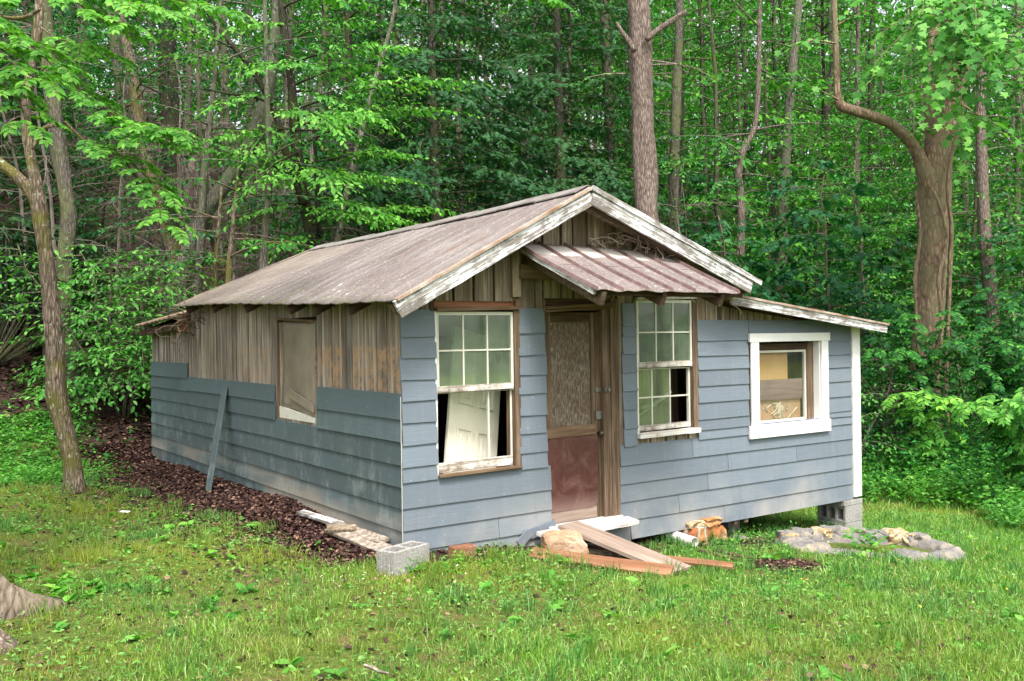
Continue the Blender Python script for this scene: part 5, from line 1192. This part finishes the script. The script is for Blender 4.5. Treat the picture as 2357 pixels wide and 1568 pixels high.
def scatter(n, d0, d1, pw=1.0, lat=.9):
    t = NR.random(n); d = (d0 ** (pw + 1) + t * (d1 ** (pw + 1) - d0 ** (pw + 1))) ** (1 / (pw + 1)); l = (NR.random(n) * 2 - 1) * lat * d
    return CAM.x + d * FW.x + l * RT.x, CAM.y + d * FW.y + l * RT.y, d
def weedbank(X, Y): return X - (9.35 + .2 * (Y - 1) + .35 * np.sin(Y * 1.7) + .2 * np.sin(Y * 4.1))
def blades(name, X, Y, Lh, W, mat, label_kind='stuff', lean=.5):
    n = len(X); Z = look(GH, X, Y) - .006; a = NR.random(n) * 6.283; ln = np.abs(NR.normal(0, lean, n)) + .1; b = NR.random(n) * 6.283
    dx, dy = np.cos(a) * ln * Lh, np.sin(a) * ln * Lh; sx, sy = np.cos(b) * W / 2, np.sin(b) * W / 2; zt = Lh / np.sqrt(1 + ln ** 2)
    V = np.zeros((n, 5, 3)); 
    V[:, 0] = np.stack([X - sx, Y - sy, Z], 1); V[:, 1] = np.stack([X + sx, Y + sy, Z], 1)
    V[:, 2] = np.stack([X + dx * .32 - sx * .8, Y + dy * .32 - sy * .8, Z + zt * .62], 1); V[:, 3] = np.stack([X + dx * .32 + sx * .8, Y + dy * .32 + sy * .8, Z + zt * .62], 1)
    V[:, 4] = np.stack([X + dx, Y + dy, Z + zt * .97], 1)
    F = (np.arange(n) * 5)[:, None, None] + np.array([(0, 1, 3), (0, 3, 2), (2, 3, 4)])[None]
    return tag(npmesh(name, V.reshape(-1, 3), F.reshape(-1, 3), mat), kind=label_kind)
def grass_mat(name, stops):
    t = NT(name); r = t.isl(); p = t.geo(); c = t.ramp(r, stops)
    n = t.noise(p, .7, 3); n2 = t.noise(p, 3.1, 4)
    xx = t.n('ShaderNodeSeparateXYZ', {0: p}).outputs[0]
    c = t.mix(t.math('MULTIPLY', t.range(n, .4, .6, 0.1, .75), t.range(xx, 3.5, -.8, .12, 1)), c, (.3, .31, .035)); c = t.mix(t.range(n2, .52, .7, 0, .4), c, (.045, .15, .025))
    a = t.bsdf(c, .5, .3); tr = t.n('ShaderNodeBsdfTranslucent', {'Color': t.mix(1, c, (1.3, 1.5, .6), 'MULTIPLY')}).outputs[0]
    mx = t.n('ShaderNodeMixShader', {0: .3}); t.t.links.new(a, mx.inputs[1]); t.t.links.new(tr, mx.inputs[2]); return t.done(mx.outputs[0])
GRASS = grass_mat('grass_blade', [(0, (.05, .17, .022)), (.4, (.12, .31, .035)), (.78, (.22, .44, .06)), (1, (.5, .62, .27))])
DRY = plain('dry_grass', (.27, .2, .1), (.16, .105, .055), 9, .9, 0)
inbasin = lambda X, Y: (((X - 5.02) * .9 - (Y + .98) * .43) / .95) ** 2 + (((X - 5.02) * .43 + (Y + .98) * .9) / .52) ** 2 < 1
inhouse = lambda X, Y: inbasin(X, Y) | (X > -.02) & (X < 6.15) & (Y > .05) & (Y < 8.3) & ((X < 4.3) | (Y > 3))
PX, PY, PL, PW = [], [], [], []; QX, QY, QL, QW = [], [], [], []
for n, d0, d1, hs, ws in ((255000, 2.6, 7.5, 1., .005), (190000, 7.5, 13, 1.0, .0065), (75000, 13, 19, 1.1, .009)):
    X, Y, d = scatter(n, d0, d1); m = look(GM, X, Y); g = look(GN, X, Y); s = look(GS_, X, Y)
    lush = np.clip(.36 + .1 * (X + .6) - .07 * (Y + 1) * (X < 0) + .75 * g, .03, 1.15)
    keep = (NR.random(n) < (1 - m) ** 1.6 * (.22 + .78 * np.clip(lush * 1.25, 0, 1))) & ~inhouse(X, Y) & (s < 1.6) & (weedbank(X, Y) < .6)
    X, Y, lush = X[keep], Y[keep], lush[keep]; k = len(X); L_ = (.022 + .06 * lush) * (.55 + .9 * NR.random(k) ** 1.5) * hs; w_ = ws * (.7 + .6 * NR.random(k))
    dry = NR.random(k) < np.clip(.42 - .3 * lush, .07, .5); PX.append(X[~dry]); PY.append(Y[~dry]); PL.append(L_[~dry]); PW.append(w_[~dry]); QX.append(X[dry]); QY.append(Y[dry]); QL.append(L_[dry] * .8); QW.append(w_[dry] * .8)
cat_ = np.concatenate
# taller tufts
tx, ty, td = scatter(2600, 3.0, 13); m = look(GM, tx, ty); k = (m < .75) & ~inhouse(tx, ty) & (look(GS_, tx, ty) < 0) & (weedbank(tx, ty) < 0); tx, ty = tx[k], ty[k]
ex = np.array([.05, .32, .55, .82, 2.75, 2.95, 3.15, 3.3, -.1, 1.02, 1.9, 2.1, 5.0, 4.7, 5.4]); ey = np.array([-.62, -.45, -.5, -.42, -.5, -.4, -.55, -.6, -.66, -.75, -1.35, -1.4, -.9, -1.2, -1.5]); tx = cat_([tx, np.repeat(ex, 2)]); ty = cat_([ty, np.repeat(ey, 2)])
nb = 26; X = np.repeat(tx, nb) + NR.normal(0, .035, len(tx) * nb); Y = np.repeat(ty, nb) + NR.normal(0, .035, len(tx) * nb); Lt = np.repeat(.06 + .12 * NR.random(len(tx)) ** 1.5, nb) * (.5 + .7 * NR.random(len(X)))
ok = ~inhouse(X, Y + .05); TUFT = (X[ok], Y[ok], Lt[ok], np.full(ok.sum(), .006))
blades('grass', cat_(PX), cat_(PY), cat_(PL), cat_(PW), GRASS); blades('dry_grass', cat_(QX), cat_(QY), cat_(QL), cat_(QW), DRY, lean=1.2)

TUFTM = grass_mat('tuft_blade', [(0, (.02, .11, .025)), (.5, (.05, .21, .045)), (.9, (.12, .33, .08)), (1, (.3, .45, .2))]); blades('tufts', *TUFT, TUFTM, lean=.45)
CLOV = leaf_mat('clover_leaf', [(0, (.05, .16, .03)), (.55, (.12, .29, .055)), (.9, (.2, .38, .09)), (1, (.3, .42, .13))], .45, .25, pos=False)
def flatleaves(name, X, Y, zlo, zhi, size, mat, tmpl=LEAF_OV, tilt=.45, kind='stuff'):
    n = len(X); LF = Leaves(); a = NR.random(n) * 6.283; Z = look(GH, X, Y) + zlo + (zhi - zlo) * NR.random(n)
    D = np.stack([np.cos(a), np.sin(a), NR.normal(.1, tilt * .6, n)], 1); N = np.stack([NR.normal(0, tilt, n), NR.normal(0, tilt, n), np.ones(n)], 1); LF.add(np.stack([X, Y, Z], 1), D, N, size)
    return tag(LF.mesh(name, tmpl, mat), kind=kind)
X, Y, d = scatter(215000, 2.8, 13.5); m = look(GM, X, Y); g = look(GN, Y + 1, X); k = (NR.random(len(X)) < (1 - .8 * m) * np.clip(.3 + 1.0 * g, .06, 1)) & ~inhouse(X, Y) & (look(GS_, X, Y) < 1.2); X, Y, d = X[k], Y[k], d[k]
flatleaves('ground_cover', X, Y, .008, .05, (.014 + .028 * NR.random(len(X)) ** 2) * (.8 + .05 * d), CLOV)
# rosettes of broad weeds
tx, ty, td = scatter(430, 3.6, 12); k = (look(GM, tx, ty) < .9) & ~inhouse(tx, ty); tx, ty = tx[k], ty[k]; c = at(110, 1345, 6.3); tx = cat_([tx, c.x + NR.normal(0, .3, 26)]); ty = cat_([ty, c.y + NR.normal(0, .22, 26)])
n7 = 7; X = np.repeat(tx, n7); Y = np.repeat(ty, n7); flatleaves('broad_weeds', X, Y, .005, .03, np.repeat(.045 + .07 * NR.random(len(tx)), n7) * (.6 + .6 * NR.random(len(X))), GREEN_B, LEAF_FINE, .5)

# fallen leaves
LIT = leaf_mat('fallen_leaf', [(0, (.022, .012, .012)), (.5, (.06, .03, .025)), (.85, (.13, .072, .055)), (1, (.3, .18, .12))], .75, .0, pos=False)
Y1 = NR.random(52000) * 8.9 - .1; w1 = .4 + .62 * np.clip((Y1 - .5) / 7, 0, 1); X1 = -NR.random(52000) ** 1.25 * w1 * 1.12 - .0
X2, Y2, d2 = scatter(70000, 9, 24); s2 = look(GS_, X2, Y2); k = (s2 > np.where(X2 < -.7, 1.6, -.6)) & ~((X2 > -.1) & (Y2 < 8.4)) & (X2 < 14) & (X2 > -8.5) & (Y2 < 16.5); X2, Y2 = X2[k], Y2[k]
X3, Y3, d3 = scatter(5200, 3.6, 12); k = ~inhouse(X3, Y3); X3, Y3 = X3[k], Y3[k]
X6 = -(.3 + .5 * np.clip(Y1[:7000] / 7, 0, 1) + NR.exponential(.33, 7000)); Y6 = Y1[:7000]
X4 = 3.25 + NR.normal(0, .22, 900); Y4 = -1.3 + NR.normal(0, .14, 900)
X5 = NR.random(5000) * 5.8 + .3; Y5 = -NR.random(5000) ** 1.5 * .55 + .25
X = cat_([X1, X2, X3, X4, X5, X6]); Y = cat_([Y1, Y2, Y3, Y4, Y5, Y6]); nS = len(X); sz = cat_([.026 + .034 * NR.random(len(X1)), .06 + .07 * NR.random(len(X2)), .025 + .04 * NR.random(len(X3)), .018 + .02 * NR.random(len(X4)), .02 + .03 * NR.random(len(X5)), .025 + .035 * NR.random(len(X6))])
LF = Leaves(); a = NR.random(nS) * 6.283; pile = np.zeros(nS); pile[:len(X1)] = .13 * np.clip(1.1 + X1 / .75, 0, 1) * np.clip((Y1 + .3) / 2.5, .25, 1.) * (X1 > -w1); Z = look(GH, X, Y) + .006 + pile * NR.random(nS) ** .5
tl = np.full(nS, .35); tl[:len(X1)] = .6; D = np.stack([np.cos(a), np.sin(a), NR.normal(.05, .3, nS)], 1); N = np.stack([NR.normal(0, 1, nS) * tl, NR.normal(0, 1, nS) * tl, np.ones(nS)], 1)
LF.add(np.stack([X, Y, Z], 1), D, N, sz); T = LEAF_FINE[0].copy(); T[:, 2] = np.array([.0, .12, .16, -.02, .16, .12]); T[:, 1] *= 1.35
tag(LF.mesh('leaf_litter', (T, LEAF_FINE[1]), LIT), kind='stuff')

# weeds along the wood edge
def herbs(name, X, Y, hlo, hhi, nl, size, mat, tmpl=LEAF_OV):
    n = len(X); hh = hlo + (hhi - hlo) * NR.random(n); Z = look(GH, X, Y); t = NR.random((n, nl)) ** .7; a = NR.random((n, nl)) * 6.283; r = .03 + .1 * NR.random((n, nl))
    lx = NR.normal(0, .12, n); ly = NR.normal(0, .12, n)
    P = np.stack([X[:, None] + lx[:, None] * t + np.cos(a) * r * .5, Y[:, None] + ly[:, None] * t + np.sin(a) * r * .5, Z[:, None] + hh[:, None] * t], 2).reshape(-1, 3)
    D = np.stack([np.cos(a), np.sin(a), NR.normal(.1, .35, (n, nl))], 2).reshape(-1, 3); N = np.tile(np.array((0, 0, 1.)), (n * nl, 1)) + NR.normal(0, .35, (n * nl, 3))
    LF = Leaves(); LF.add(P, D, N, size * (.6 + .8 * NR.random(n * nl))); return tag(LF.mesh(name, tmpl, mat), kind='stuff')
n = 5200; Y = NR.random(n) * 14 - 5; X = 9.0 + .2 * (Y - 1) + NR.random(n) ** 1.2 * 6.5; k = weedbank(X, Y) > 0; herbs('tall_weeds', X[k], Y[k], .18, .5, 16, .075, GREEN_B)
X, Y, d = scatter(60000, 11, 21); s = look(GS_, X, Y); k = (X < -.55) & (s > -.9) & (s < 2.7) & (NR.random(len(X)) < np.clip(.7 + look(GN, X, Y) * .9, .15, 1) * np.clip((-.3 - X) / .8, 0, 1)); herbs('low_weeds', X[k], Y[k], .05, .24, 9, .055, GREEN_B)
X, Y, d = scatter(3000, 13, 26); s = look(GS_, X, Y); k = (s > .5) & (X < 16) & (Y < 16.5) & ~((X > -.3) & (X < 6.5) & (Y < 8.6)) & (X > -8.5) & (NR.random(len(X)) < .35); herbs('seedlings', X[k], Y[k], .1, .5, 9, .1, GREEN)
X = 10 + NR.random(1800) * 8; Y = NR.random(1800) * 12 - 1; herbs('undergrowth', X, Y, .3, 1.1, 14, .11, GREEN)
X = 4.85 + NR.normal(0, .14, 10); Y = -1.0 + NR.normal(0, .08, 10); herbs('basin_weeds', X, Y, .08, .22, 12, .07, GREEN_B)
X = cat_([4.3 + NR.normal(0, .25, 20), .02 + NR.normal(0, .05, 8), .15 + NR.normal(0, .3, 14)]); Y = cat_([-.12 + NR.normal(0, .1, 20), -.64 + NR.normal(0, .03, 8), -.68 + NR.normal(0, .05, 14)]); herbs('house_foot_weeds', X, Y, .04, .16, 12, .035, GREEN_B)
YEL = plain('yellow_petals', (.75, .5, .02), (.8, .62, .05), 9, .6, 0); WHT = plain('white_clover_head', (.65, .62, .55), (.5, .48, .4), 9, .8, 0)
X, Y, d = scatter(900, 4.5, 14); k = (X > 2.2) & (look(GM, X, Y) < .3) & ~inhouse(X, Y) & (NR.random(900) < .22); flatleaves('buttercups', X[k], Y[k], .06, .12, np.full(k.sum(), .024), YEL, LEAF_FINE, .5)
c = at(900, 1340, 7); X = c.x + NR.normal(0, .35, 60); Y = c.y + NR.normal(0, .25, 60); flatleaves('clover_heads', X, Y, .03, .06, np.full(60, .018), WHT, LEAF_FINE, .6)


# ------------------------------------------------------------------ light, sky, camera
SUN_EL, SUN_AZ = 58, 200        # azimuth measured from +Y clockwise (towards +X)
w = bpy.data.worlds.new('World'); sc.world = w; w.use_nodes = True
nt = w.node_tree; bg = nt.nodes['Background']
sky = nt.nodes.new('ShaderNodeTexSky'); sky.sky_type = 'NISHITA'; sky.sun_disc = False
sky.sun_elevation = R(SUN_EL); sky.sun_rotation = R(SUN_AZ); sky.dust_density = 4.0; sky.air_density = 1.0; sky.ozone_density = .6
hs = nt.nodes.new('ShaderNodeHueSaturation'); hs.inputs['Saturation'].default_value = .22
nt.links.new(sky.outputs[0], hs.inputs['Color']); nt.links.new(hs.outputs[0], bg.inputs[0]); bg.inputs[1].default_value = .125
L = bpy.data.lights.new('sun', 'SUN'); L.energy = 1.5; L.angle = R(14); L.color = (1, .96, .9)
lo = bpy.data.objects.new('sun', L); COL.objects.link(lo)
sd = Vector((math.sin(R(SUN_AZ)) * math.cos(R(SUN_EL)), math.cos(R(SUN_AZ)) * math.cos(R(SUN_EL)), math.sin(R(SUN_EL))))
lo.rotation_euler = sd.to_track_quat('Z', 'Y').to_euler(); lo.location = sd * 40

cd = bpy.data.cameras.new('camera'); cam = bpy.data.objects.new('camera', cd); COL.objects.link(cam); sc.camera = cam
cd.sensor_width = 36; cd.lens = 36 * FPX / 2357; cd.clip_end = 500; cd.clip_start = .05
fwd = (FW * math.cos(PITCH) + UP * math.sin(PITCH)).normalized(); upv = RT.cross(fwd).normalized(); rt = fwd.cross(upv)
cr, sr = math.cos(ROLL), math.sin(ROLL)
# horizon climbs to the right: the camera is rolled slightly clockwise
rt2 = rt * cr - upv * sr; up2 = rt * sr + upv * cr
M = Matrix((rt2, up2, -fwd)).transposed().to_4x4(); M.translation = CAM; cam.matrix_world = M
sc.view_settings.view_transform = 'Standard'; sc.view_settings.look = 'None'; sc.view_settings.gamma = 1
sc.view_settings.exposure = EXPOSURE if 'EXPOSURE' in globals() else 1.64
sc.cycles.max_bounces = 7; sc.cycles.diffuse_bounces = 3; sc.cycles.glossy_bounces = 3; sc.cycles.transmission_bounces = 4
sc.cycles.transparent_max_bounces = 12; sc.cycles.caustics_reflective = False; sc.cycles.caustics_refractive = False
sc.cycles.use_denoising = True; sc.cycles.use_adaptive_sampling = False; sc.cycles.denoising_input_passes = 'RGB_ALBEDO_NORMAL'; sc.cycles.denoising_prefilter = 'ACCURATE'; sc.cycles.sample_clamp_indirect = 6
